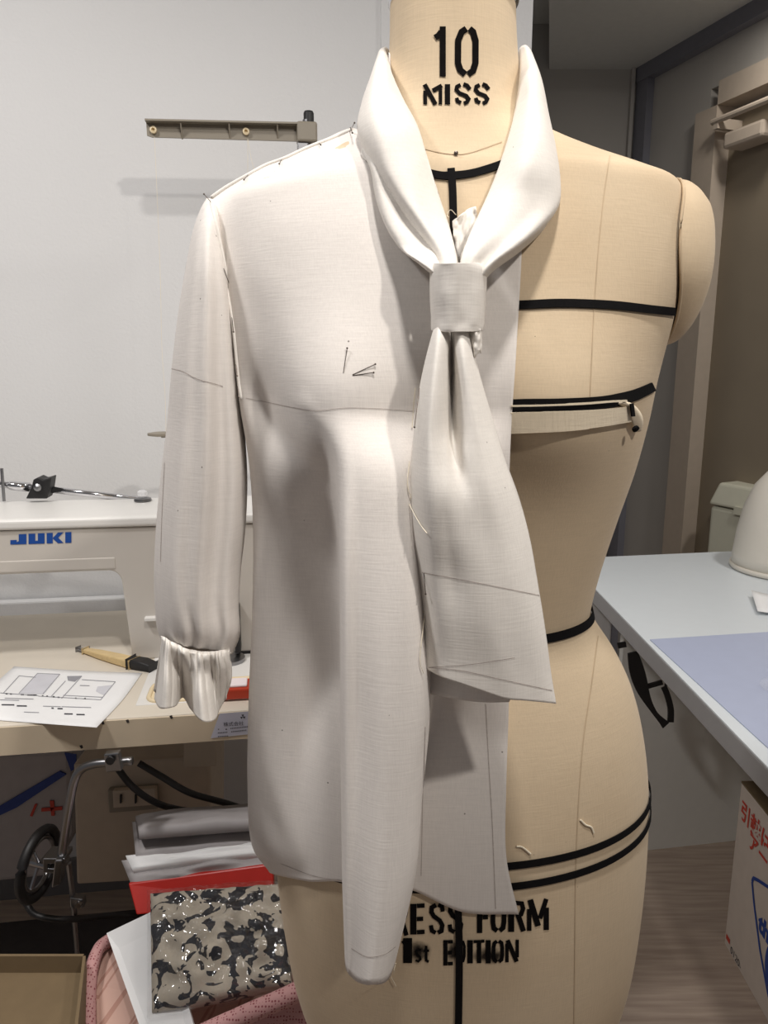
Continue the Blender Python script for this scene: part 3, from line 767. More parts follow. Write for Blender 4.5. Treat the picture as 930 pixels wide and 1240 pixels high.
# viewer's right half
CR = [
 [(628,62,.705),(631,57,.695),(636,55,.685),(641,59,.685),(645,67,.695),(645,74,.705)],
 [(629,92,.642),(632,86,.628),(642,84,.612),(651,88,.615),(656,98,.632),(655,106,.650)],
 [(624,130,.616),(629,124,.602),(643,124,.582),(657,130,.586),(664,138,.608),(663,146,.628)],
 [(616,166,.600),(620,160,.585),(640,162,.560),(660,168,.562),(672,176,.588),(671,186,.612)],
 [(605,202,.590),(609,196,.573),(632,198,.545),(660,204,.548),(677,212,.572),(675,222,.600)],
 [(592,236,.580),(596,230,.562),(620,232,.538),(650,240,.541),(675,246,.556),(672,254,.585)],
 [(578,268,.562),(581,262,.546),(603,264,.526),(632,268,.530),(655,272,.534),(654,282,.565)],
 [(566,296,.540),(568,290,.528),(584,292,.512),(606,296,.514),(628,296,.516),(627,306,.545)],
 [(558,318,.520),(560,314,.510),(570,316,.503),(584,320,.505),(598,318,.504),(598,327,.525)],
 [(556,340,.515),(558,338,.506),(564,340,.502),(572,342,.502),(580,340,.503),(580,346,.515)],
]
cr_, BCR = cloth_px('scarf_fold', CR, 76, 44, M_muslin2, blouse, .0008, gap=.003)
# band round the back of the neck
V = []; nb = 40
for k in range(nb + 1):
    q = math.pi * (.04 + .92 * k / nb)
    for (dr_, z_) in ((.0, 1.468), (.001, 1.484), (.003, 1.485), (.005, 1.462), (.005, 1.438)):
        a, bf, bb, n = frow(1.47); rr = .062 + dr_ 
        zz = z_ + .012 * math.sin(q)
        V.append(Vector((fcx(1.46) + (a + .002 + dr_) * math.cos(q), FYC + (bb + .012 + dr_) * math.sin(q) - .004, zz)))
obj('scarf_neck_band', V, gridfaces(nb + 1, 5), M_muslin2, blouse, smooth=True, solid=.001)
# raw scrap showing between the halves
SCR = [[(548,268,N_),(556,262,N_),(566,254,N_),(576,250,N_)], [(549,282,N_),(557,278,N_),(566,272,N_),(577,262,N_)], [(550,298,N_),(557,298,N_),(564,296,N_),(574,284,N_)], [(551,318,N_),(556,318,N_),(561,316,N_),(568,308,N_)]]
SCR = [[(x, y, formY(x, y, .006 + .004 * ((i + j) % 2), .55)) for j, (x, y, Y) in enumerate(r)] for i, r in enumerate(SCR)]
cloth_px('neck_facing', SCR, 24, 20, M_muslin2, blouse, .001)
# knot band
KN = []
for i, y in enumerate((319, 327, 345, 365, 385, 396, 401)):
    rr = []
    for j in range(9):
        q = -1 + 2 * j / 8
        xl = (525, 523, 522.5, 523, 524, 524, 524.5)[i]; xr = (584, 587, 587, 586, 585, 584, 583)[i]
        x = (xl + xr) / 2 + (xr - xl) / 2 * math.sin(q * 1.45) / math.sin(1.45)
        yy = y + (3.0 * math.cos(q * 1.4) - 2) * (.9 if i > 3 else -.4) + (3.5 * max(0, q - .6) * 2.5 if i == 0 else 0)
        rr.append((x, yy, .521 - .030 * math.cos(q * 1.5) ** .8 - .0004 * math.sin(9 * q + i)))
    KN.append(rr)
kn, BK = cloth_px('scarf_knot', KN, 50, 60, M_muslin2, blouse, .0002, solid=.0026)
# back half of the knot so it is a closed loop
V = []
for i in range(6):
    for j in range(9):
        q = -1 + 2 * j / 8; V.append(UY(554 + 31 * math.sin(q * 1.45), 322 + 15 * i, .521 + .010 * math.cos(q * 1.5)))
obj('scarf_knot_back', V, gridfaces(6, 9), M_muslin2, blouse, smooth=True)
# hanging tail, doubled
TL = [
 [(530,396,.512),(527,394,.508),(532,393,.500),(540,393,.506),(546,394,.512),(550,394,.500),(558,394,.500),(564,395,.506),(568,396,.512)],
 [(526,412,.512),(522,412,.505),(530,412,.492),(541,412,.498),(547,412,.514),(552,412,.496),(560,412,.491),(567,412,.498),(571,412,.510)],
 [(519,440,.512),(515,440,.504),(527,440,.485),(540,440,.494),(547,440,.513),(554,440,.492),(563,440,.484),(572,440,.494),(577,441,.508)],
 [(512,475,.512),(508,476,.503),(523,476,.479),(540,476,.490),(547,476,.510),(556,476,.488),(568,476,.479),(581,476,.492),(587,477,.507)],
 [(507,515,.512),(503,516,.502),(520,516,.474),(540,516,.486),(548,516,.503),(559,516,.481),(576,516,.475),(592,516,.490),(599,517,.506)],
 [(504,552,.512),(500,554,.500),(518,554,.470),(538,554,.472),(552,554,.482),(566,554,.472),(586,554,.472),(604,554,.486),(611,556,.504)],
 [(502,595,.512),(497,598,.500),(516,598,.468),(540,598,.462),(560,598,.466),(578,598,.466),(598,598,.469),(620,600,.484),(628,603,.500)],
 [(503,645,.512),(498,648,.498),(520,650,.468),(545,650,.463),(566,650,.462),(586,650,.464),(608,650,.468),(630,650,.480),(641,652,.494)],
 [(508,692,.512),(503,694,.500),(524,695,.470),(550,698,.466),(572,702,.462),(594,704,.462),(616,706,.466),(638,706,.476),(651,708,.488)],
 [(514,740,.508),(510,742,.496),(530,745,.470),(556,750,.465),(580,754,.462),(602,758,.462),(624,760,.466),(646,762,.474),(660,764,.484)],
 [(516,785,.506),(512,788,.492),(534,794,.472),(560,800,.466),(586,806,.464),(610,810,.464),(632,812,.468),(652,814,.474),(667,816,.482)],
 [(517,803,.504),(513,807,.490),(536,820,.472),(562,829,.466),(588,838,.464),(612,846,.465),(634,848,.468),(655,850,.474),(673,852,.480)],
]
tl, BT = cloth_px('scarf_tail', TL, 150, 70, M_muslin2, blouse, .0005, kn=8)
TU = [
 [(527,430,.516),(540,430,.517),(556,430,.516),(570,430,.515)], [(514,500,.516),(535,500,.514),(560,500,.513),(586,500,.514)],
 [(503,580,.515),(535,580,.506),(570,580,.500),(606,580,.509)], [(501,660,.514),(540,660,.500),(585,660,.494),(628,660,.502)], [(508,740,.512),(550,745,.494),(595,750,.488),(640,755,.494)],
 [(511,800,.508),(550,806,.490),(590,812,.484),(636,815,.488)], [(510,838,.504),(545,845,.489),(582,850,.484),(616,850,.486)]]
cloth_px('scarf_underlayer', TU, 60, 40, M_muslin, blouse, .0008)
# raw end peeping out below the knot
RE = [[(568,398,.506),(574,398,.500),(580,398,.503),(583,399,.512)], [(569,412,.506),(575,412,.498),(580,412,.502),(583,412,.512)], [(571,422,.508),(575,424,.499),(580,423,.503),(583,421,.511)], [(572,430,.510),(575,432,.502),(579,427,.505),(582,428,.512)]]
cloth_px('scarf_raw_end', RE, 20, 20, M_muslin2, blouse, .0012)
ALLC = [BPN, BS, BCL, BCL2, BCR, BK, BT]
# seam ridge along shoulder and armhole
def ridge(name, pts, r, bv, mt=M_muslin2, off=.0005, n=50, par=blouse):
    P = [cast(bv, x, y, off) for x, y in smoothline(pts, n)]; P = [p for p in P if p]
    m = MB(); m.tube(P, r, 6); return m.build(name, mt, par, smooth=True)
ridge('shoulder_seam', [(256,240),(275,227),(300,213),(322,201),(345,192.5),(372,180),(400,169),(428,157.5)], .0016, [BPN, BF])
ridge('armhole_seam', [(256,246),(259,262),(263,282),(269,310),(275,340),(280,370),(284,400),(287,430),(290,462),(293,484)], .0016, [BPN, BS])
def pline(pts, wpx=1.0, bv=None, mt=None, name='pencil_line'):
    seam(name, pts, wpx, bv=bv or ALLC, mat_=mt or M_pencil, off=.0007, par=blouse)
pline([(298,482),(330,488),(360,494),(385,497),(420,494),(460,495),(502,498)], .7)
pline([(206,446),(222,450),(240,459),(270,468)], .9)
pline([(512,693),(560,702),(610,712),(657,722)], 1.0)
pline([(520,808),(560,812),(610,823),(668,836)], 1.0)
pline([(520,808),(570,804),(623,796)], .8)
pline([(588,852),(592,930),(596,1000),(600,1100)], .8)
pline([(514,880),(512,960),(510,1060)], .7)
pline([(340,1045),(380,1060),(414,1066)], .7)
pline([(426,1148),(445,1158),(465,1155),(478,1146)], .8)
pline([(200,560),(197,620),(195,680)], .5)
# loose threads at the raw edges
def fray(pts, off=.002, r=.0003, bv=None):
    P = [cast(bv or ALLC + [BF], x, y, off) for x, y in smoothline(pts, 14)]; P = [p for p in P if p]
    if len(P) > 3:
        m = MB(); m.tube(P, r, 4); m.build('loose_thread', M_thread, blouse)
for L_ in ([(494,560),(492,590),(500,612),(512,634),(520,645)], [(620,500),(622,512),(626,524)], [(476,1165),(474,1178),(480,1192)], [(502,470),(500,490),(498,520)], [(512,735),(508,770),(506,800),(510,815)],
           [(668,152),(676,152),(684,155)], [(670,156),(678,160),(682,157)], [(540,264),(545,256),(552,262)], [(566,262),(572,268),(568,275)]):
    fray(L_)

# pins -------------------------------------------------------------------
def pin(x0, y0, x1, y1, label, group=None, off0=.002, off1=.0005, bv=None):
    a = cast(bv or ALLC + [BF], x0, y0, off0) or UY(x0, y0, .62); b = cast(bv or ALLC + [BF], x1, y1, off1) or UY(x1, y1, .62)
    t = thing('pin', b, label, 'pin', group)
    m = MB(); m.tube([a, b], .0003, 6); m.build('shaft', M_pin, t)
    d = (a - b).normalized(); m = MB(); m.lathe([(.0003, -.0006), (.0007, -.0003), (.0007, .0003), (.0003, .0006)], a, 8, axis=d); m.build('head', M_pin, t)
pin(421, 423, 416, 452, 'upright steel pin stuck in the blouse chest, left of the crossed pair')
pin(454, 442, 427, 454, 'upper steel pin of the crossed pair on the blouse chest')
pin(452, 452, 427, 455, 'lower near-level steel pin of the crossed pair on the blouse chest')
pin(508, 518, 509, 470, 'steel pin along the left edge of the scarf tail below the knot', off0=.0035)
pin(521, 718, 514, 694, 'steel pin slanting below the pencil line on the scarf tail', off0=.0035)
ORD = ['topmost', 'second from the top', 'third from the top', 'middle', 'third from the bottom', 'second from the bottom', 'lowest']
for q_, (a, b, c, d) in enumerate([(247, 235, 256, 246), (272, 310, 261, 285), (276, 352, 270, 325), (287, 402, 278, 368), (285, 442, 284, 415), (291, 455, 285, 425), (293, 480, 287, 450)]):
    pin(a, b, c, d, 'steel pin in the armhole seam, ' + ORD[q_] + ' of seven', 'pins along the armhole seam', off0=.003)
ORD2 = ['lowest, nearest the sleeve', 'second from the sleeve', 'middle', 'second from the collar', 'highest, against the collar']
for q_, (a, b, c, d) in enumerate([(298, 222, 301, 212), (340, 203, 341, 194), (390, 180, 386, 174), (428, 166, 424, 154), (434, 150, 424, 160)]):
    pin(a, b, c, d, 'tiny pin in the shoulder seam, ' + ORD2[q_], 'pins along the shoulder seam', off0=.003)

# ------------------------------------------------------------------ sewing table
def text_mesh(name, txt, size, place, mt, parent, ext=0.0, sx=1.0, bold=0.0):
    """built-in font outline -> flat mesh placed by place(u, v)"""
    c = bpy.data.curves.new('t', 'FONT'); c.body = txt; c.size = size; c.offset = bold
    o = bpy.data.objects.new('t', c); COL.objects.link(o)
    dg = bpy.context.evaluated_depsgraph_get(); me = bpy.data.meshes.new_from_object(o.evaluated_get(dg))
    V = [place(v.co.x * sx, v.co.y) for v in me.vertices]; F = [tuple(p.vertices) for p in me.polygons]
    bpy.data.objects.remove(o); bpy.data.curves.remove(c); bpy.data.meshes.remove(me)
    return obj(name, V, F, mt, parent) if V else None

TT = 0.045
TX0, TX1, TD = -0.55, 0.72, 0.50
tb = thing('sewing_table', S(.1, .25, 0), 'worn cream sewing machine table against the white wall', 'table')
m = MB(); m.box((TX0, 0.003, TZ - TT), (TX1, TD, TZ), S); m.build('tabletop', M_table, tb, bevel=.003)
m = MB(); m.box((TX0, 0.0, TZ - TT), (TX1, .003, TZ - .002), S); m.build('edge_band', M_tabedge, tb)
for x in (TX0 + .05, TX1 - .05):
    m = MB(); m.box((x - .02, .1, .03), (x + .02, .14, TZ - TT), S); m.box((x - .02, .40, .03), (x + .02, .44, TZ - TT), S) if False else None
    m.build('leg', M_steel, tb)
    m = MB(); m.box((x - .02, .40, .03), (x + .02, .44, TZ - TT), S); m.build('leg', M_steel, tb)
    m = MB(); m.box((x - .025, .04, 0), (x + .025, .48, .03), S); m.build('foot', M_steel, tb)
# chips along the edge
for px, py in ((96, 903), (152, 872), (205, 867), (122, 874)):
    x, y, z = LP(px, py, -.0006); m = MB(); m.add([S(x, y, z), S(x + .004, y, z + .001), S(x + .005, y, z - .004), S(x + .002, y, z - .005)], [(0, 3, 2, 1)]); m.build('edge_chip', M_matdark, tb)
# machine bed plate line: light inset to the right
x0 = LZ(190, 850, TZ)[0]
m = MB(); m.box((x0 - .03, .04, TZ - .002), (x0 + .35, .30, TZ + .0012), S); m.build('bed_plate', M_machtop, tb, bevel=.001)
# tray let into the top, cream rim
xa, ya, _ = LZ(178, 852, TZ); xb, yb, _ = LZ(310, 822, TZ)
m = MB(); ring = []
def rrect(x0, y0, x1, y1, r, n=6):
    out = []
    for cx_, cy_, a0 in ((x1-r, y1-r, 0), (x0+r, y1-r, 90), (x0+r, y0+r, 180), (x1-r, y0+r, 270)):
        for k in range(n + 1):
            a = math.radians(a0 + 90 * k / n); out.append((cx_ + r*math.cos(a), cy_ + r*math.sin(a)))
    return out
xa2 = xa + .26
m.tube([S(x, y, TZ + .002) for x, y in rrect(xa, ya, xa2, yb, .018)], .0038, 6, closed=True); m.build('tray_rim', M_cream, tb, smooth=True)
m = MB(); m.prism([S(x, y, TZ + .0013) for x, y in rrect(xa, ya, xa2, yb, .018)], (0, 0, .0008)); m.build('tray_floor', M_cream, tb)
# maker's sticker on the edge
P4 = [LP(255, 894, -.0008), LP(303, 889, -.0008), LP(305, 861, -.0008), LP(266, 864, -.0008)]
st = obj('sticker', [S(*p) for p in P4], [(0, 1, 2, 3)], M_sticker, tb)
def on_edge(px, py, sc): 
    x, y, z = LP(px, py, -.0014); return lambda u, v: S(x + u * sc, y, z + v * sc)
text_mesh('sticker_lettering', '株式会社', .0075, on_edge(270.5, 879.5, 1), M_printd, st)
for (a, b, c, d) in [(264, 883.8, 266, 883), (273, 883.8, 276, 883), (279, 882.8, 301, 880.6), (264, 888.2, 276, 887.3), (280, 886.8, 299, 884.6), (264, 892.6, 277, 891.8)]:
    p = LP(a, b, -.0013); q = LP(c, d, -.0013); m = MB(); n_ = max(1, int((c - a) / 2))
    for i in range(n_):
        xx = p[0] + (q[0] - p[0]) * i / n_; zz = p[2] + (q[2] - p[2]) * i / n_; ww = (q[0] - p[0]) / n_ * .65
        m.add([S(xx, p[1], zz), S(xx + ww, p[1], zz), S(xx + ww, p[1], zz + .0016), S(xx, p[1], zz + .0016)], [(0, 1, 2, 3)])
    m.build('sticker_print', M_printd, st)
p = LP(294, 868, -.0013); m = MB()
for a in (90, 210, 330):
    a = math.radians(a); b = a + .55; r = .004
    m.add([S(p[0], p[1], p[2]), S(p[0] + r*math.cos(a - .5), p[1], p[2] + r*math.sin(a - .5)), S(p[0] + r*math.cos(a + .5), p[1], p[2] + r*math.sin(a + .5))], [(0, 1, 2)])
m.build('sticker_emblem', M_printd, st)
p = LP(302, 869, -.0013); m = MB(); m.add([S(p[0], p[1], p[2] - .003), S(p[0] + .004, p[1], p[2] - .003), S(p[0] + .004, p[1], p[2] + .003), S(p[0], p[1], p[2] + .003)], [(0, 1, 2, 3)]); m.build('sticker_print', M_printd, st)

# white trunking along the wall behind the table
m = MB(); zt_ = LP(70, 727, WY - .03)[2]; m.box((-1.2, WY - .03, .55), (1.2, WY - .006, zt_), S); trk = m.build('wall_trunking', M_wall, bevel=.004)
tag(trk, 'white cable trunking along the wall behind the sewing machine', 'trunking')

# ------------------------------------------------------------------ sewing machine
yM = LZ(162, 799, TZ)[1]
print('yM', yM, 'a', math.degrees(math.atan2(EX.y, EX.x)), 'O0', O0)
sm = thing('sewing_machine', S(LP(200, 800, yM)[0], yM + .08, TZ), 'grey-white industrial sewing machine with blue brand lettering on the table', 'sewing machine')
zA0 = LP(100, 692, yM)[2]; zA1 = LP(100, 640, yM)[2]; zA2 = LP(100, 632, yM)[2]
xc0 = LP(156, 780, yM)[0]; xc1 = xc0 + .27; xh = xc0 - .27; xh0 = xh - .10
R_ = .022
ring = [(xh, zA0), (xc0 - R_ - .004, zA0)]
for k in range(7):
    a = math.radians(90 - 90 * k / 6); ring.append((xc0 - R_ - .004 + R_ * math.cos(a), zA0 - R_ + R_ * math.sin(a)))
ring += [(xc0 + .003, TZ + .02), (xc0 + .003, TZ), (xc1, TZ), (xc1, zA1 - .006), (xc1 - .006, zA1), (xh0, zA1), (xh0, TZ + .07), (xh, TZ + .07)]
m = MB(); m.prism([S(x, yM, z) for x, z in ring], EYv * .12); m.build('arm', M_machine, sm, bevel=.009, bseg=4)
# chamfered lower lip of the arm
zc = LP(100, 676, yM)[2]
m = MB(); m.prism([S(xh, yM - .0015, zc), S(xh, yM - .0015, zA0 + .003), S(xh, yM + .006, zA0 - .002), S(xh, yM + .02, zc)], EX * (xc0 - xh - .012)); m.build('arm_lip', M_machine, sm, bevel=.002)
yT = LZ(100, 602, zA2 + .012)[1]
m = MB(); m.box((xh0 - .005, yM - .006, zA1 + .001), (xc1 + .004, max(yM + .13, yT), zA2 + .008), S); m.build('top_cover', M_machtop, sm, bevel=.006, bseg=4)
# needle head
m = MB(); m.lathe([(.006, -.045), (.006, 0)], S((xh + xh0) / 2, yM + .05, TZ + .07), 16); m.build('needle_bar', M_chrome, sm)
m = MB(); m.lathe([(.002, 0), (.011, .001), (.011, .003), (.002, .004)], S((xh + xh0) / 2, yM + .05, TZ + .006), 16); m.build('presser_foot', M_chrome, sm)
# bobbin shelf and stitch dial on the column
p = LP(176, 748, yM)
m = MB(); m.box((p[0], yM - .012, p[2] - .003), (p[0] + .03, yM + .01, p[2] + .003), S); m.build('shelf_plate', M_machtop, sm, bevel=.001)
p = LP(287, 770, yM - .02)
m = MB(); m.box((p[0] - .004, yM - .03, TZ + .012), (p[0] + .006, yM + .01, p[2] + .055), S); m.build('reverse_lever', M_blackpl, sm, bevel=.003)
m = MB(); m.lathe([(.026, 0), (.026, .006), (.012, .008)], S(LP(280, 800, yM)[0], yM - .03, TZ + .0015), 24); m.build('lever_foot', M_steel, sm)
m = MB(); m.box((LP(284, 800, yM)[0], yM - .003, TZ), (xc1, yM + .02, TZ + .006), S); m.build('gasket', M_blackpl, sm)
m = MB(); m.lathe([(.06, 0), (.065, .006), (.065, .022), (.05, .03), (.02, .032)], S(xc1, yM + .06, (zA0 + zA1) / 2), 36, axis=EX); m.build('handwheel', M_blackpl, sm)
# brand lettering, each letter its own piece
JL = {'J': [[(0, 0), (1, 0), (1, 1), (.52, 1), (.52, .32), (.40, .22), (.40, .45), (0, .45)]],
      'U': [[(0, 1), (.42, 1), (.42, .30), (.58, .30), (.58, 1), (1, 1), (1, 0), (0, 0)]],
      'K': [[(0, 0), (.36, 0), (.36, 1), (0, 1)], [(.36, .50), (.66, 1), (1, 1), (.68, .52), (1, 0), (.66, 0), (.36, .46)]],
      'I': [[(0, 0), (1, 0), (1, 1), (0, 1)]]}
for ch, a, b in (('J', 12.5, 32), ('U', 34.5, 54), ('K', 56.5, 77), ('I', 79, 86.5)):
    def yb_(x): return 659.5 - (x - 12) * .030
    def yt_(x): return 647.5 - (x - 12) * .045
    mb = MB()
    for poly in JL[ch]:
        P = []
        for u, v in poly:
            x = a + (b - a) * u; y = yb_(x) + (yt_(x) - yb_(x)) * v; q = LP(x, y, yM - .0008); P.append(S(*q))
        mb.add(P, [tuple(range(len(P)))])
    mb.build('brand_letter', M_blue, sm)
# clear stitch-thread knob on top
p = LZ(173, 607, zA2 + .008)
m = MB(); m.lathe([(.014, 0), (.016, .002), (.015, .006), (.008, .008)], S(p[0], p[1], zA2 + .008), 24); kb = m.build('knob_base', M_steel, sm)
m = MB(); m.lathe([(.007, .007), (.0095, .011), (.0095, .018), (.005, .021)], S(p[0], p[1], zA2 + .008), 8); m.build('knob', clear_mat('knob_clear', .03, (.95, .95, .96, 1), .5), kb)
# chrome bobbin-winder / lamp arm lying along the back of the top
la = thing('work_lamp', S(LP(60, 590, yM + .14)[0], yM + .14, zA2 + .01), 'chrome jointed lamp arm with black clamp behind the sewing machine', 'lamp')
yL = yM + .165
a = S(*LP(-30, 583, yL)); b = S(*LP(36, 590, yL)); c = S(*LP(170, 605, yL))
m = MB(); m.tube([b, c], .0062, 14); m.build('rod', M_chrome, la, smooth=True)
m = MB(); m.tube([a, S(*LP(8, 587, yL)), S(*LP(14, 588, yL)), S(*LP(36, 590, yL))], [.006, .006, .0085, .0085], 14); m.build('sleeve_joint', M_chrome, la, smooth=True)
q = LP(47, 590, yL)
m = MB(); m.prism([S(*LP(x, y, yL - .02)) for x, y in [(31, 604), (38, 590), (40, 581), (46, 578), (52, 581), (62, 578), (60, 592), (57, 604)]], EYv * .035); m.build('clamp', M_blackpl, la, bevel=.002)
m = MB(); m.lathe([(.006, 0), (.007, .004), (.003, .007)], S(*LP(46, 590, yL - .02)), 12, axis=-EYv); m.build('clamp_screw', M_steel, la)
m = MB(); m.tube([S(*LP(2, 567, yL - .01)), S(*LP(5, 607, yL - .01))], .0028, 8); m.build('cross_pin', M_steel, la)

# ------------------------------------------------------------------ thread stand behind the machine
yS = .44
p0 = LP(372, 160, yS)
ts = thing('thread_stand', S(p0[0], yS, TZ), 'taupe thread stand arm with two guides above the machine', 'thread stand')
zt1 = p0[2]
m = MB(); m.lathe([(.0085, 0), (.0085, zt1 - TZ + .02)], S(p0[0], yS, TZ), 16); m.build('pole', M_steel, ts, smooth=False)
zl = LP(280, 152, yS)[2]; 
L0 = LP(177, 148, yS); L1 = LP(178, 164, yS); L2 = LP(184, 166, yS); L3 = LP(360, 171, yS); L4 = LP(360, 152, yS)
ring = [S(L0[0], yS, L0[2]), S(L1[0], yS, L1[2]), S(L2[0], yS, L2[2]), S(L3[0], yS, L3[2]), S(L4[0], yS, L4[2])]
m = MB(); m.prism(ring, EYv * .004); arm_ = m.build('arm_web', M_taupe, ts)
m = MB(); m.prism([S(L0[0], yS - .016, L0[2] + .0015), S(L4[0], yS - .016, L4[2] + .0015), S(L4[0], yS - .016, L4[2] - .0015), S(L0[0], yS - .016, L0[2] - .0015)], EYv * .034); m.build('arm_flange', M_taupe, ts)
for px in (219, 277, 335):
    a = LP(px, 152, yS); b = LP(px, 168, yS); m = MB(); m.prism([S(a[0], yS - .014, a[2]), S(a[0] + .0025, yS - .014, a[2]), S(a[0] + .0025, yS, b[2]), S(a[0], yS, b[2])], EYv * .004); m.build('arm_rib', M_taupe, ts)
for px, py in ((186, 158), (298, 160)):
    q = S(*LP(px, py, yS)); m = MB(); m.lathe([(.006, 0), (.006, .006), (.003, .007), (.0028, .002)], q, 16, axis=-EYv); m.build('thread_guide', M_cream, ts)
a = LP(359, 149, yS); b = LP(384, 175, yS)
m = MB(); m.box((a[0], yS - .017, b[2]), (b[0], yS + .017, a[2]), S); m.build('arm_socket', M_taupe, ts, bevel=.004)
q = LP(374, 150, yS); t_ = LP(374, 135, yS)
m = MB(); m.lathe([(.0095, 0), (.0095, t_[2] - q[2] - .003), (.008, t_[2] - q[2])], S(q[0], yS, q[2]), 20); m.build('pole_cap', M_blackpl, ts)
a = LP(360, 172, yS - .012); b = LP(374, 186, yS - .012)
m = MB(); m.box((a[0], yS - .014, b[2]), (b[0], yS + .014, a[2]), S); m.build('clamp_plate', M_steel, ts, bevel=.002)
for px in (195,):
    q = LP(px, 527, yS - .06)
    m = MB(); m.lathe([(.012, -.002), (.024, 0), (.024, .004), (.012, .006)], S(*q), 28); m.build('spool_disc', M_taupe, ts)
    m = MB(); m.tube([S(q[0], yS - .06, q[2]), S(p0[0], yS, q[2])], .005, 8); m.build('spool_bar', M_taupe, ts)
for pts in ([(187, 166), (190, 230), (194, 330), (196, 420), (200, 480), (201, 523)], [(300, 168), (300, 190), (300, 215)], [(300, 168), (305, 195), (310, 212)]):
    m = MB(); m.tube([S(*LP(x, y, yS - .01)) for x, y in smoothline(pts, 20)], .0004, 4); m.build('thread', M_thread, ts)

# ------------------------------------------------------------------ things on the sewing table
def on_table(px, py, dz=0.0): return UZ(px, py, TZ + dz)
# printed sheet
c4 = [(-24, 838), (17, 808), (170, 817), (117, 881), (60, 872)]
def sheet():
    V = []; n = 16
    A = np.array([[(17, 807), (95, 812), (172, 815)], [(-18, 838), (65, 846), (148, 848)], [(-54, 868), (35, 875), (117, 881)]], float)
    A = cr1(cr1(A, n, 0), n, 1)
    for i in range(n):
        for j in range(n):
            over = 0
            V.append(UZ(A[i, j, 0], A[i, j, 1], TZ + .0012 + (.004 if (i == n - 1 and j > n * .6) else 0)))
    return obj('printed_sheet', V, gridfaces(n, n), M_paper, None, smooth=True, solid=.0003), bvh_of(V, gridfaces(n, n))
sh, BSH = sheet()
tag(sh, 'white sheet with a printed pattern diagram on the sewing table', 'paper')
def crop4(x, y): return (x * 180 / 930, 790 + y * 110 / 568)
def prt(pts, wpx, mt, name='print_line'):
    m = MB(); ribbon_px(m, [crop4(*p) for p in pts], wpx, [BSH], .0006, step=5)
    if m.V: m.build(name, mt, sh)
def blk(pts, mt, name='print_block'):
    P = [cast([BSH], *crop4(*p), .0005) for p in pts]
    if all(P): obj(name, P, [tuple(range(len(P)))], mt, sh)
blk([(235, 135), (375, 140), (275, 262), (120, 258)], M_printl); blk([(420, 150), (512, 148), (470, 185), (425, 178)], M_print); blk([(610, 215), (705, 205), (650, 270), (600, 245)], M_printl)
for l_ in ([(120, 148), (20, 258)], [(235, 133), (118, 258)], [(375, 138), (268, 262)], [(410, 180), (318, 280)], [(512, 150), (385, 290)], [(722, 185), (630, 298)]): prt(l_, .8, M_print)
for l_ in ([(120, 148), (225, 158)], [(235, 133), (375, 138)], [(512, 172), (722, 185)], [(0, 255), (240, 272)], [(240, 275), (630, 298)], [(395, 270), (640, 282)]): prt(l_, .7, M_print)
for (a, b, c) in [(35, 48, 260), (62, 75, 261), (130, 150, 265), (170, 230, 268), (262, 272, 273), (290, 300, 275), (330, 342, 279), (360, 373, 282), (470, 480, 288), (527, 537, 290), (10, 90, 329), (105, 168, 336), (322, 336, 350), (360, 392, 353), (402, 455, 386), (478, 530, 390)]: prt([(a, c), (b, c + 1)], 1.5, M_printd, 'print_text')
for (a, b, c) in [(30, 210, 288), (0, 120, 298), (270, 380, 338), (385, 570, 341), (150, 245, 375), (500, 560, 208)]: prt([(a, c), (b, c + (b - a) * .03)], .8, M_print, 'print_text')
# thread snips / seam knife with pale wood handle
kn_ = thing('craft_knife', on_table(140, 802), 'pale wooden-handled seam knife with black tip beside the printed sheet', 'knife')
def bar_on_table(pts, wd, ht, mt, name, par, z0=.001):
    P = [on_table(x, y) for x, y in pts]; V = []; F = []
    n = len(P)
    for i, p in enumerate(P):
        t = (P[min(i+1, n-1)] - P[max(i-1, 0)]).normalized(); nn = Vector((-t.y, t.x, 0)); ww = wd[i] / 2
        for sgn, zz in ((-1, 0), (-1, ht[i]), (1, ht[i]), (1, 0)): V.append(p + nn * sgn * ww + Vector((0, 0, z0 + zz)))
    for i in range(n - 1):
        for k in range(4): F.append((i*4+k, i*4+(k+1) % 4, (i+1)*4+(k+1) % 4, (i+1)*4+k))
    F.append((0, 1, 2, 3)); F.append((4*n-1, 4*n-2, 4*n-3, 4*n-4))
    return obj(name, V, F, mt, par, bevel=.0025, bseg=3)
bar_on_table([(104, 791), (120, 796), (140, 802), (158, 807), (163, 808.5)], [.012, .017, .02, .022, .022], [.008, .011, .013, .014, .014], M_wood, 'handle', kn_)
bar_on_table([(159, 807.4), (175, 810), (187, 812.5)], [.0235, .0235, .021], [.0155, .0155, .012], M_blackpl, 'cap', kn_)
bar_on_table([(95, 788.5), (105, 791)], [.008, .011], [.006, .007], M_steel, 'ferrule', kn_)
# red box with a white top in the tray
rb = thing('red_box', on_table(290, 845), 'small red case with a white top lying in the cream tray', 'case')
xr0, yr0, _ = LZ(262, 851, TZ); xr1, yr1, _ = LZ(305, 838, TZ)
m = MB(); m.box((xr0 - .02, yr0, TZ + .0025), (xr1 + .0, yr0 + .04, TZ + .020), S); m.build('case_body', M_red, rb, bevel=.003)
m = MB(); m.box((xr0 - .015, yr0 + .006, TZ + .0195), (xr1 - .006, yr0 + .034, TZ + .024), S); m.build('case_lid', mat('pinkish_white', srgb(232, 220, 222), .5, noise=.02), rb, bevel=.002)

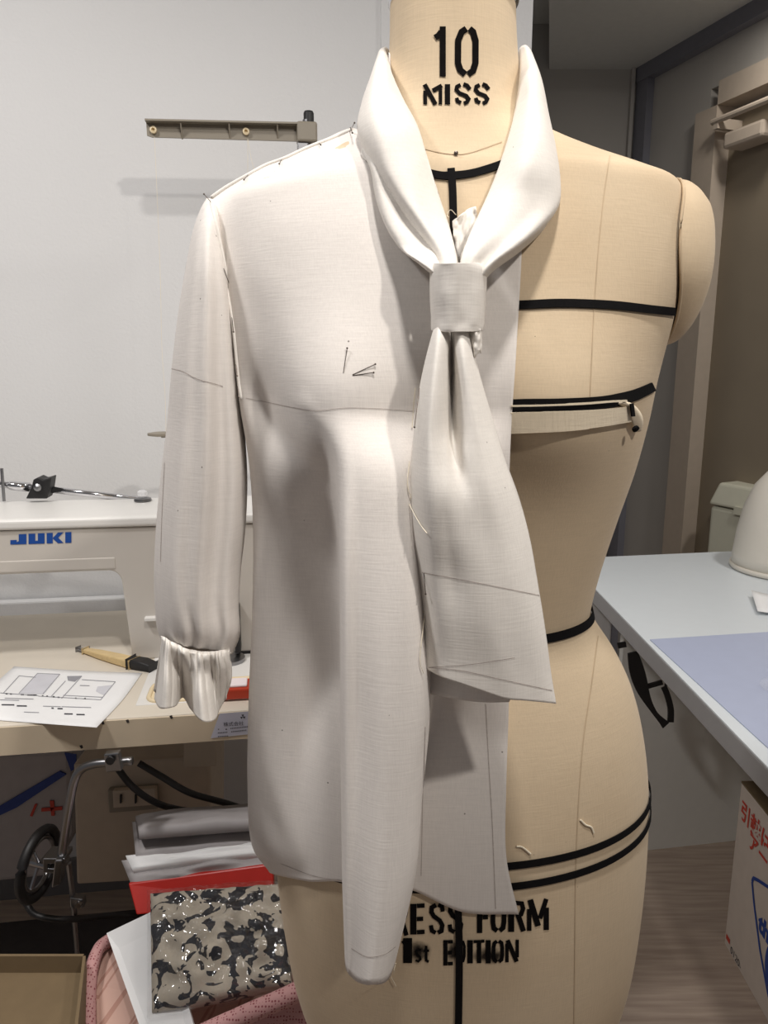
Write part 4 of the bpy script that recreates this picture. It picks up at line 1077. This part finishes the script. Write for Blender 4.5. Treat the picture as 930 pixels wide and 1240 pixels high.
# ------------------------------------------------------------------ under the sewing table
def slab(name, pts, off, mt, par=None, bevel=.002):
    """outline of (px, py, Y) given a real thickness"""
    m = MB(); m.prism([UY(*p) for p in pts], off); return m.build(name, mt, par, bevel=bevel)
mt_ = thing('machine_motor', UY(170, 1050, 1.22), 'beige motor box with socket plate mounted under the sewing table', 'motor')
slab('housing', [(88, 925, 1.20), (255, 915, 1.20), (255, 1062, 1.20), (92, 1072, 1.20)], (0, .12, 0), M_beigebox, mt_, .006)
slab('socket_plate', [(130, 957, 1.188), (190, 953, 1.188), (191, 980, 1.188), (132, 985, 1.188)], (0, .012, 0), M_taupe, mt_)
slab('socket_face', [(136, 958, 1.178), (188, 955, 1.178), (189, 975, 1.178), (137, 979, 1.178)], (0, .012, 0), M_beigebox, mt_)
for x in (145, 163): slab('slot', [(x, 963, 1.174), (x + 2, 963, 1.174), (x + 2, 973, 1.174), (x, 973, 1.174)], (0, .004, 0), M_blackpl, mt_, 0)
slab('mount_plate', [(222, 898, 1.15), (262, 896, 1.15), (262, 928, 1.15), (222, 930, 1.15)], (0, .05, 0), M_beigebox, mt_)
kr = thing('knee_lifter', UY(95, 930, .97), 'bent silver rod hanging under the sewing table with a clamp', 'lever')
m = MB(); m.tube([UY(x, y, .98) for x, y in smoothline([(160, 921), (140, 923), (115, 925), (98, 932), (90, 946), (85, 970), (80, 1000), (74, 1038)], 40)], .0062, 12); m.build('rod', M_steel, kr, smooth=True)
slab('hanger_plate', [(125, 914, .955), (143, 912, .955), (147, 934, .955), (128, 936, .955)], (0, .012, 0), M_steel, kr)
m = MB(); m.lathe([(.006, 0), (.006, .004)], UY(134, 920, .954), 14, axis=(0, -1, 0)); m.build('bolt', M_blackpl, kr)
slab('bracket', [(52, 1040, .97), (78, 1040, .97), (78, 1046, .97), (58, 1046, .97), (58, 1052, .97), (75, 1053, .97), (75, 1058, .97), (52, 1057, .97)], (0, .03, 0), M_steel, kr, .001)
slab('clamp_block', [(66, 1042, .965), (75, 1042, .965), (72, 1072, .965), (62, 1076, .965)], (0, .02, 0), M_steel, kr)
pw = thing('belt_wheel', UY(48, 1095, 1.0), 'black belt wheel standing edge-on under the sewing table', 'wheel')
V = []
def wheel_pts(r_, dy): 
    c = UY(47, 1046, 1.02); ax1 = Vector((.30, .95, 0)).normalized()
    return [c + ax1 * (r_ * .0) + Vector((math.cos(q) * r_ * .14 + .10 * r_ * math.sin(q), math.cos(q) * r_ * .9, math.sin(q) * r_)) for q in [2 * math.pi * k / 40 for k in range(40)]]
m = MB(); m.tube(wheel_pts(.052, 0), .0075, 10, closed=True); m.build('tyre', M_cable, pw, smooth=True)
m = MB(); m.tube(wheel_pts(.040, 0), .0035, 8, closed=True); m.build('rim', M_steel, pw, smooth=True)
m = MB(); a = UY(47, 1046, 1.02); m.tube([a + Vector((-.02, .006, 0)), a + Vector((.03, -.01, 0))], .006, 10); m.build('hub', M_steel, pw)
for q in range(3):
    w_ = wheel_pts(.040, 0); m = MB(); m.tube([a, w_[q * 13]], .003, 6); m.build('spoke', M_steel, pw)
tr = thing('treadle_rod', UY(100, 1190, 1.1), 'thin steel treadle rod running down to the floor under the table', 'rod')
m = MB(); m.tube([UY(83, 1045, 1.06), UY(88, 1085, 1.06), UY(97, 1190, 1.06)], .0045, 8); m.build('shaft', M_steel, tr)
slab('joint', [(84, 1088, 1.05), (100, 1090, 1.05), (101, 1100, 1.05), (85, 1100, 1.05)], (0, .015, 0), M_steel, tr)
m = MB(); m.lathe([(.005, 0), (.005, .006)], UY(96, 1094, 1.048), 10, axis=(0, -1, 0)); m.build('bolt', M_chrome, tr)
for nm, pts, lab in (('power_cable', [(30, 1090, 1.04), (40, 1106, 1.03), (60, 1112, 1.03), (90, 1113, 1.05), (150, 1108, 1.15), (200, 1118, 1.15)], 'black cable looping from the belt wheel across the floor'),
                     ('motor_cable', [(142, 930, 1.05), (160, 952, 1.05), (185, 970, 1.07), (215, 980, 1.10), (260, 985, 1.12)], 'lower black cable sagging under the table toward the motor'),
                     ('lamp_cable', [(168, 924, 1.05), (195, 940, 1.05), (230, 960, 1.07), (275, 973, 1.1), (310, 985, 1.12)], 'upper black cable sagging under the table toward the right')):
    m = MB(); m.tube([UY(*p) for p in smoothline(pts, 30)], .0052, 8); tag(m.build(nm, M_cable, smooth=True), lab, 'cable')
bg = thing('carrier_bag', UY(20, 1060, 1.30), 'white carrier bag with blue stripe and red marks stored under the table', 'bag')
slab('bag_body', [(-60, 912, 1.30), (86, 910, 1.30), (88, 1010, 1.30), (60, 1062, 1.30), (-60, 1075, 1.30)], (0, .08, 0), M_bagwhite, bg, .01)
m = MB(); m.prism([UY(*p) for p in [(-10, 992, 1.296), (-10, 982, 1.296), (72, 934, 1.296), (80, 938, 1.296), (20, 978, 1.296)]], (0, .003, 0)); m.build('stripe', M_bluestrap, bg)
m = MB(); m.prism([UY(*p) for p in [(78, 912, 1.296), (92, 914, 1.296), (92, 930, 1.296), (86, 934, 1.296)]], (0, .003, 0)); m.build('stripe', M_bluestrap, bg)
for pts in ([(36, 988), (42, 974), (45, 974), (39, 989)], [(50, 979), (75, 977), (75, 981), (50, 983)], [(60, 970), (65, 970), (66, 988), (62, 988)]):
    m = MB(); m.prism([UY(x, y, 1.297) for x, y in pts], (0, .002, 0)); m.build('red_mark', M_redprint, bg)
# storage box behind and dark floor board
sb_ = slab('storage_box', [(-60, 1018, 1.28), (78, 1012, 1.28), (80, 1068, 1.28), (-60, 1082, 1.28)], (0, .02, 0), M_beigebox)
bpy.data.objects.remove(sb_)
x0b = S(-1.0, .05, 0); 
m = MB(); m.box((-.46, .10, 0.0), (.63, .52, .012), S); tag(m.build('treadle_board', M_matdark, bevel=.003), 'dark treadle board on the floor below the sewing table', 'board')
# brown carton at the very front corner
ct = thing('open_carton', UY(40, 1240, .82), 'open brown carton at the lower left corner of the picture', 'box')
zc_ = UY(60, 1203, .80).z
p = [UY(-60, 1207, .86), UY(104, 1199, .86), UZ(88, 1262, zc_), UZ(-90, 1262, zc_)]
cz = .05
for i in range(4):
    a, b = p[i], p[(i + 1) % 4]; d = (b - a).normalized(); nn = Vector((-d.y, d.x, 0)) * .004
    m = MB(); m.prism([Vector((a.x, a.y, 0.0)), Vector((b.x, b.y, 0.0)), Vector((b.x, b.y, zc_)), Vector((a.x, a.y, zc_))], nn); m.build('side', M_carton, ct)
m = MB(); m.prism([Vector((q.x, q.y, zc_ - .03)) for q in p], (0, 0, .004)); m.build('inner_flap', M_carton, ct)

# ------------------------------------------------------------------ pile beside the form
def pattern_mat():
    m = bpy.data.materials.new('camo_fabric'); m.use_nodes = True; nt = m.node_tree; N = nt.nodes; L = nt.links; b = N['Principled BSDF']
    tc = N.new('ShaderNodeTexCoord'); mp = N.new('ShaderNodeMapping'); mp.inputs['Scale'].default_value = (1, 1, 1.5); mp.inputs['Rotation'].default_value = (0, .6, 0); L.new(tc.outputs['Object'], mp.inputs[0])
    t = N.new('ShaderNodeTexNoise'); t.inputs['Scale'].default_value = 30; t.inputs['Detail'].default_value = 2.5; t.inputs['Distortion'].default_value = 1.4; L.new(mp.outputs[0], t.inputs['Vector'])
    r = N.new('ShaderNodeValToRGB'); r.color_ramp.interpolation = 'CONSTANT'; e = r.color_ramp.elements; e[0].position = 0; e[0].color = srgb(34, 34, 40); e[1].position = .455; e[1].color = srgb(184, 174, 158)
    L.new(t.outputs[0], r.inputs[0]); L.new(r.outputs[0], b.inputs['Base Color']); b.inputs['Roughness'].default_value = .7; return m
M_camo = pattern_mat()
def pillow(name, quad, bulge, n, mt, par, wr=.004, kn=10, solid=.001):
    """quad of (px,py,Y) corners TL TR BR BL -> bulged wrinkled surface"""
    P = [UY(*q) for q in quad]; nn = (P[1] - P[0]).cross(P[3] - P[0]).normalized()
    if nn.dot(CAM - P[0]) < 0: nn = -nn
    Z = smooth_noise(n, n, kn, kn, wr); V = []
    for i in range(n):
        for j in range(n):
            u = j / (n - 1); v = i / (n - 1)
            p = P[0] * (1-u) * (1-v) + P[1] * u * (1-v) + P[2] * u * v + P[3] * (1-u) * v
            e = (math.sin(math.pi * u) * math.sin(math.pi * v)) ** .4
            V.append(p + nn * (bulge * e + Z[i, j] * e))
    F = gridfaces(n, n); k = len(V)
    bk = [p - nn * .015 for p in P]
    rim = [j for j in range(n)] + [i * n + n - 1 for i in range(1, n)] + [(n-1)*n + j for j in range(n-2, -1, -1)] + [i * n for i in range(n-2, 0, -1)]
    V2 = V + [V[i] - nn * .015 for i in rim]; R = len(rim)
    F2 = F + [(rim[i], k + i, k + (i+1) % R, rim[(i+1) % R]) for i in range(R)] + [tuple(k + i for i in range(R))[::-1]]
    return obj(name, V2, F2, mt, par, smooth=True)
fb = thing('bagged_fabric', UY(260, 1228, .78), 'black and cream patterned fabric folded in a clear plastic bag', 'fabric')
pillow('fabric', [(182, 1082, .92), (345, 1070, .92), (352, 1192, .80), (184, 1226, .79)], .022, 40, M_camo, fb, .006, 12)
pillow('plastic_bag', [(178, 1078, .918), (348, 1064, .918), (356, 1197, .792), (178, 1232, .782)], .030, 44, M_film, fb, .006, 18)
wp = thing('paper_bundle', UY(250, 1060, 1.0), 'upper white paper bundle on the pile under the table', 'paper')
for i, (y0, y1, x0, x1, Y) in enumerate([(985, 1000, 164, 318, 1.00), (992, 1030, 160, 320, .995), (1010, 1042, 168, 322, .99)]):
    pillow('sheet_fold', [(x0, y0 + 3, Y + .08), (x1, y0 - 12, Y + .08), (x1, y1 - 8, Y - .01), (x0 + 4, y1 + 4, Y - .01)], .010, 20, M_bagwhite, wp, .003, 6)
wp2 = thing('pattern_envelope', UY(230, 1075, .97), 'lower white envelope on the pile above the red folder', 'envelope')
pillow('envelope_front', [(147, 1042, .985), (325, 1022, .985), (330, 1050, .955), (160, 1074, .955)], .006, 24, M_bagwhite, wp2, .003, 7)
pillow('flap', [(152, 1036, .99), (320, 1018, .99), (322, 1032, .965), (160, 1052, .965)], .004, 16, M_paper, wp2, .002, 6)
rf = thing('red_folder', UY(240, 1108, .93), 'bright red folder sticking out behind the bagged fabric', 'folder')
slab('cover', [(155, 1070, .955), (330, 1046, .955), (332, 1092, .925), (165, 1108, .925)], (0, .012, -.004), M_redfolder, rf)
slab('inner_sheet', [(162, 1064, .967), (322, 1042, .967), (324, 1080, .937), (172, 1098, .937)], (0, .004, -.002), M_paper, rf, 0)
ws = slab('white_card', [(129, 1130, .905), (196, 1098, .905), (240, 1262, .76), (176, 1262, .76)], (0, .004, -.003), M_paper, None, 0)
tag(ws, 'plain white card leaning beneath the bagged fabric beside the pink bag', 'card')
# pink quilted bag
pk = thing('quilted_bag', UY(220, 1240, .84), 'pink quilted bag with dotted binding under the bagged fabric', 'bag')
def quilt_mat():
    m = mat('pink_quilt', srgb(224, 176, 160), .8); nt = m.node_tree; N = nt.nodes; L = nt.links; b = N['Principled BSDF']
    tc = N.new('ShaderNodeTexCoord'); mp = N.new('ShaderNodeMapping'); mp.inputs['Rotation'].default_value = (0, .6, .5); mp.inputs['Scale'].default_value = (1, 1, 1); L.new(tc.outputs['Object'], mp.inputs[0])
    wv = []
    for d in ('X', 'Z'):
        t = N.new('ShaderNodeTexWave'); t.bands_direction = d; t.inputs['Scale'].default_value = 13; t.wave_profile = 'SAW'; L.new(mp.outputs[0], t.inputs[0])
        g = N.new('ShaderNodeMath'); g.operation = 'LESS_THAN'; g.inputs[1].default_value = .10; L.new(t.outputs['Fac'], g.inputs[0]); wv.append(g)
    mx = N.new('ShaderNodeMath'); mx.operation = 'MAXIMUM'; L.new(wv[0].outputs[0], mx.inputs[0]); L.new(wv[1].outputs[0], mx.inputs[1])
    c = N.new('ShaderNodeMix'); c.data_type = 'RGBA'; c.inputs[6].default_value = srgb(204, 168, 154); c.inputs[7].default_value = srgb(180, 138, 124); L.new(mx.outputs[0], c.inputs[0]); L.new(c.outputs[2], b.inputs['Base Color']); return m
def dot_mat():
    m = mat('dotted_binding', srgb(214, 160, 160), .8); nt = m.node_tree; N = nt.nodes; L = nt.links; b = N['Principled BSDF']
    tc = N.new('ShaderNodeTexCoord'); v = N.new('ShaderNodeTexVoronoi'); v.inputs['Scale'].default_value = 260; v.inputs['Randomness'].default_value = .3; L.new(tc.outputs['Object'], v.inputs['Vector'])
    g = N.new('ShaderNodeMath'); g.operation = 'LESS_THAN'; g.inputs[1].default_value = .32; L.new(v.outputs['Distance'], g.inputs[0])
    c = N.new('ShaderNodeMix'); c.data_type = 'RGBA'; c.inputs[6].default_value = srgb(190, 144, 142); c.inputs[7].default_value = srgb(136, 72, 78); L.new(g.outputs[0], c.inputs[0]); L.new(c.outputs[2], b.inputs['Base Color']); return m
M_quilt = quilt_mat(); M_dot = dot_mat()
qo = [(112, 1262, .80), (112, 1190, .86), (120, 1155, .90), (135, 1138, .93), (330, 1120, .93), (372, 1160, .88), (380, 1262, .80)]
m = MB(); m.prism([UY(*p) for p in qo], (0, .05, -.385)); m.build('body', M_quilt, pk, bevel=.012, bseg=3)
m = MB(); m.tube([UY(x, y, Y - .006) for x, y, Y in smoothline([(108, 1270, .80), (109, 1190, .86), (118, 1152, .90), (136, 1136, .93)], 24)], .009, 8); m.build('binding', M_dot, pk, smooth=True)
m = MB(); m.tube([UY(x, y, Y - .006) for x, y, Y in smoothline([(225, 1262, .765), (285, 1234, .77), (345, 1208, .785), (380, 1190, .80)], 24)], .012, 8); m.build('binding', M_dot, pk, smooth=True)
m = MB(); m.prism([UY(*p) for p in [(215, 1272, .765), (285, 1238, .77), (350, 1208, .785), (375, 1210, .79), (380, 1290, .76), (220, 1290, .75)]], (0, .05, -.05)); m.build('front_pocket', M_dot, pk, bevel=.006)
# stool that carries the pile
stl = thing('low_stool', (UY(230, 1200, .9).x, .92, 0), 'low wooden stool hidden under the pink bag', 'stool')
zq = min(v.z for v in [UY(*p) + Vector((0, .05, -.30)) for p in qo])
bpy.data.objects.remove(stl)

# ------------------------------------------------------------------ cutting table on the right
CZ = .74
pA = UZ(722, 714, CZ); pB = UZ(930, 929, CZ); dL = (pB - pA).normalized()
pF = UZ(735, 674, CZ); pF2 = UZ(895, 667, CZ); dF = (pF2 - pF).normalized()
def isect(p, d, q, e):
    den = d.x * e.y - d.y * e.x; t = ((q.x - p.x) * e.y - (q.y - p.y) * e.x) / den; return p + d * t
cFL = isect(pA, dL, pF, dF); cFR = cFL + dF * .80; cNL = cFL + dL * 1.30; cNR = cNL + dF * .80
ctb = thing('cutting_table', (cFL + cNR) / 2 - Vector((0, 0, CZ)), 'pale blue-white cutting table on the right behind the dress form', 'table')
m = MB(); m.prism([cFL, cNL, cNR, cFR], (0, 0, -.004)); m.build('tabletop', M_cutwhite, ctb, bevel=.001)
m = MB(); m.prism([q + Vector((0, 0, -.0045)) for q in (cFL, cNL, cNR, cFR)], (0, 0, -.034)); m.build('apron', M_cutedge, ctb, bevel=.001)
yP = UZ(790, 1030, 0).y
nP = Vector((-dF.y, dF.x, 0))
pl = UZ(790, 1029, 0); pr = pl + dF * .75; pl0 = pl - dF * .12
m = MB(); m.prism([pl0, pr, pr + Vector((0, 0, CZ - .04)), pl0 + Vector((0, 0, CZ - .04))], nP * .018); m.build('back_panel', M_panelw, ctb)
for q in (cNL + dF * .86 - dL * .08, cNL + dF * .80 - dL * .9, ):
    m = MB(); m.box((q.x - .02, q.y - .02, 0), (q.x + .02, q.y + .02, CZ - .038)); m.build('leg', M_cutedge, ctb)
# cutting mat
mA = UZ(787, 774, CZ + .002); mB = UZ(930, 765, CZ + .002); mC = UZ(930, 905, CZ + .002); dm1 = (mB - mA).normalized(); dm2 = (mC - mA).normalized()
cm = MB(); cm.prism([mA, mA + dm2 * .62, mA + dm2 * .62 + dm1 * .60, mA + dm1 * .60], (0, 0, -.0018)); cmo = cm.build('cutting_mat', M_mat, bevel=.0006)
tag(cmo, 'pale lilac-blue cutting mat lying on the cutting table', 'mat')
# white dome
dc = UZ(948, 700, CZ); dd = (UZ(948, 700, CZ) - UZ(889, 690, CZ)).length
dc = UZ(950, 690, CZ); rd = abs(UZ(889, 690, CZ).x - dc.x)
dm = thing('dome_cover', dc, 'cream white domed cover standing on the cutting table at the right edge', 'cover')
hd = rd * 2.15
m = MB(); m.lathe([(rd * 1.0, .002), (rd * 1.015, .008), (rd * 1.0, .014)], dc, 48); m.build('base_ring', M_dome, dm, smooth=True)
m = MB(); m.lathe([(rd * .985, .014), (rd * .97, hd * .15), (rd * .93, hd * .35), (rd * .84, hd * .58), (rd * .68, hd * .78), (rd * .45, hd * .92), (rd * .2, hd * .985), (.002, hd)], dc, 48); m.build('shell', M_dome, dm, smooth=True)
# curled paper and clear dish
V = []
for i in range(8):
    for j in range(6):
        u = i / 7; v = j / 5; p = UZ(909 + 70 * u + 8 * v, 722 + 22 * v + 4 * u, CZ + .002); V.append(p + Vector((0, 0, .014 * (1 - u) ** 2 * (1 - .5 * v))))
pc = obj('curled_paper', V, gridfaces(8, 6), M_paper, None, smooth=True, solid=.0004); tag(pc, 'curled white paper slip near the dome on the cutting table', 'paper')
q = UZ(936, 834, CZ + .004); m = MB(); m.lathe([(.016, 0), (.020, .004), (.020, .010), (.012, .014), (.002, .015)], q, 24); tag(m.build('clear_dish', M_clear, smooth=True), 'small clear plastic dish on the cutting mat', 'dish')

# moving carton under the cutting table
bx0 = UZ(877, 1142, 0); 
bTop = CZ - .06
e1 = UZ(930, 1238, 0)
db = (e1 - bx0); db.z = 0; db.normalize()
nb_ = Vector((db.y, -db.x, 0)); 
if nb_.x > 0: nb_ = -nb_           # outward normal of the printed side (towards the left)
hb = UPL(895, 945, bx0, nb_).z
bxr = bx0 + db * .48
cb = thing('moving_carton', bx0 + db * .2, 'white removal carton with red and blue print under the cutting table', 'box')
base = [bx0, bxr, bxr - nb_ * .36, bx0 - nb_ * .36]
m = MB(); m.prism(base, (0, 0, hb)); m.build('carton_body', M_artbox, cb, bevel=.002)
m = MB(); m.prism([v + Vector((0, 0, hb + .001)) for v in base], (0, 0, .004)); m.build('lid_flap', M_carton, cb)
def bw(px, py, o_=.001):
    return UPL(px, py, bx0 + nb_ * o_, nb_)
def on_box(px, py, size, sl=0.0):
    p = bw(px, py)
    return lambda u, v: p + db * u + Vector((0, 0, v))
text_mesh('carton_lettering', '引越は', .046, on_box(896, 987, 1), M_redprint, cb, bold=.0012, sx=.95)
text_mesh('carton_lettering', 'アート', .042, on_box(906, 1023, 1), M_redprint, cb, bold=.0012, sx=.95)
text_mesh('carton_lettering', 'the', .050, on_box(918, 1124, 1), M_artblue, cb, bold=.0025)
def bstrip(pts, wd, mt, name, o_=.0012):
    P = [bw(x, y, o_) for x, y in pts]; m = MB()
    for a, b in zip(P[:-1], P[1:]):
        d = (b - a).normalized(); n = d.cross(nb_).normalized() * wd / 2; m.add([a + n, a - n, b - n, b + n], [(0, 1, 2, 3)])
    m.build(name, mt, cb)
bstrip([(945, 1077), (930, 1074), (918, 1066), (912, 1063), (910.5, 1068), (913, 1095), (920, 1150), (930, 1205), (940, 1250)], .007, M_artblue, 'blue_frame')
c_ = bw(938, 1176); m = MB(); ringp = [c_ + db * (.036 * math.cos(a)) + Vector((0, 0, .055 * math.sin(a))) + nb_ * .0006 for a in [2 * math.pi * k / 32 for k in range(32)]]; m.add(ringp, [tuple(range(32))]); m.build('blue_disc', M_artblue, cb)
text_mesh('carton_small_print', '0120-', .022, lambda u, v: bw(884, 1152) + db * u + Vector((0, 0, v)), M_printd, cb)
m = MB(); a = bw(879, 1136); m.add([a, a + db * .018, a + db * .018 + Vector((0, 0, .012)), a + Vector((0, 0, .012))], [(0, 1, 2, 3)]); m.build('red_tab', M_redprint, cb)

# black strap hanging from the table behind the form
bs = thing('black_strap', UY(790, 885, 1.60), 'tangled black strap hanging below the cutting table behind the form', 'strap')
def flat(pts, wd, nm, Y=1.60):
    m = MB(); P = resample(smoothline(pts, 24), 4); n = len(P); V = []
    for i, p in enumerate(P):
        t = P[min(i+1, n-1)] - P[max(i-1, 0)]; t = t / np.linalg.norm(t); k = np.array([-t[1], t[0]]); ww = wd(i/(n-1)) / 2
        V += [UY(*(p + k * ww), Y), UY(*(p - k * ww), Y)]
    F = [(2*i, 2*i+1, 2*i+3, 2*i+2) for i in range(n - 1)]
    obj(nm, V, F, M_blackpl, bs, solid=.006)
flat([(766, 790), (772, 815), (780, 840), (792, 862), (806, 878)], lambda t: 12 + 6 * math.sin(t * 6), 'strap')
flat([(812, 874), (812, 858), (808, 842), (804, 832)], lambda t: 7, 'strap', 1.605)
flat([(774, 834), (788, 830), (802, 826)], lambda t: 5, 'strap', 1.61)
flat([(748, 782), (758, 780)], lambda t: 6, 'strap', 1.61)
m = MB(); m.tube([UY(806, 832, 1.605), Vector((UY(806, 832, 1.605).x, 1.605, CZ - .038))], .003, 6); m.build('hook', M_blackpl, bs)

# bin by the brown door
bn = thing('waste_bin', UY(890, 660, 2.2), 'white lidded waste bin in front of the brown door', 'bin')
def wedge(pts, Y, off, nm, mt): 
    m = MB(); m.prism([UY(x, y, Y + dy) for x, y, dy in pts], off); return m.build(nm, mt, bn, bevel=.008, bseg=3)
fz = UY(862, 620, 2.15)
m = MB(); A = UY(860, 612, 2.42); B = UY(905, 634, 2.29); d1 = (B - A); d1.z = 0; zt_ = A.z; d1 = d1.normalized(); d2 = Vector((-d1.y, d1.x, 0))
if d2.x < 0: d2 = -d2
a0 = Vector((A.x, A.y, 0)); 
m.prism([a0, a0 + d1 * .30, a0 + d1 * .30 + d2 * .22, a0 + d2 * .22], (0, 0, zt_)); m.build('bin_body', M_bin, bn, bevel=.012, bseg=3)
m = MB(); q0 = a0 - d1 * .006 - d2 * .006; hl = .075
V = [q0 + Vector((0, 0, zt_ + .004)), q0 + d1 * .312 + Vector((0, 0, zt_ + .004)), q0 + d1 * .312 + d2 * .232 + Vector((0, 0, zt_ + .004)), q0 + d2 * .232 + Vector((0, 0, zt_ + .004))]
V += [V[0] + d2 * .02 + d1 * .02 + Vector((0, 0, hl)), V[1] + d2 * .02 - d1 * .02 + Vector((0, 0, hl)), V[2] - d2 * .02 - d1 * .02 + Vector((0, 0, hl)), V[3] - d2 * .02 + d1 * .02 + Vector((0, 0, hl))]
m.add(V, [(0,3,2,1),(4,5,6,7),(0,1,5,4),(1,2,6,5),(2,3,7,6),(3,0,4,7)]); m.build('bin_lid', M_bin, bn, bevel=.010, bseg=3)
m = MB(); q1 = a0 + d1 * .10 - d2 * .012; m.prism([q1 + Vector((0, 0, zt_ - .01)), q1 + d1 * .03 + Vector((0, 0, zt_ - .01)), q1 + d1 * .03 + Vector((0, 0, zt_ + .015)), q1 + Vector((0, 0, zt_ + .015))], d2 * .012); m.build('latch', M_bin, bn)
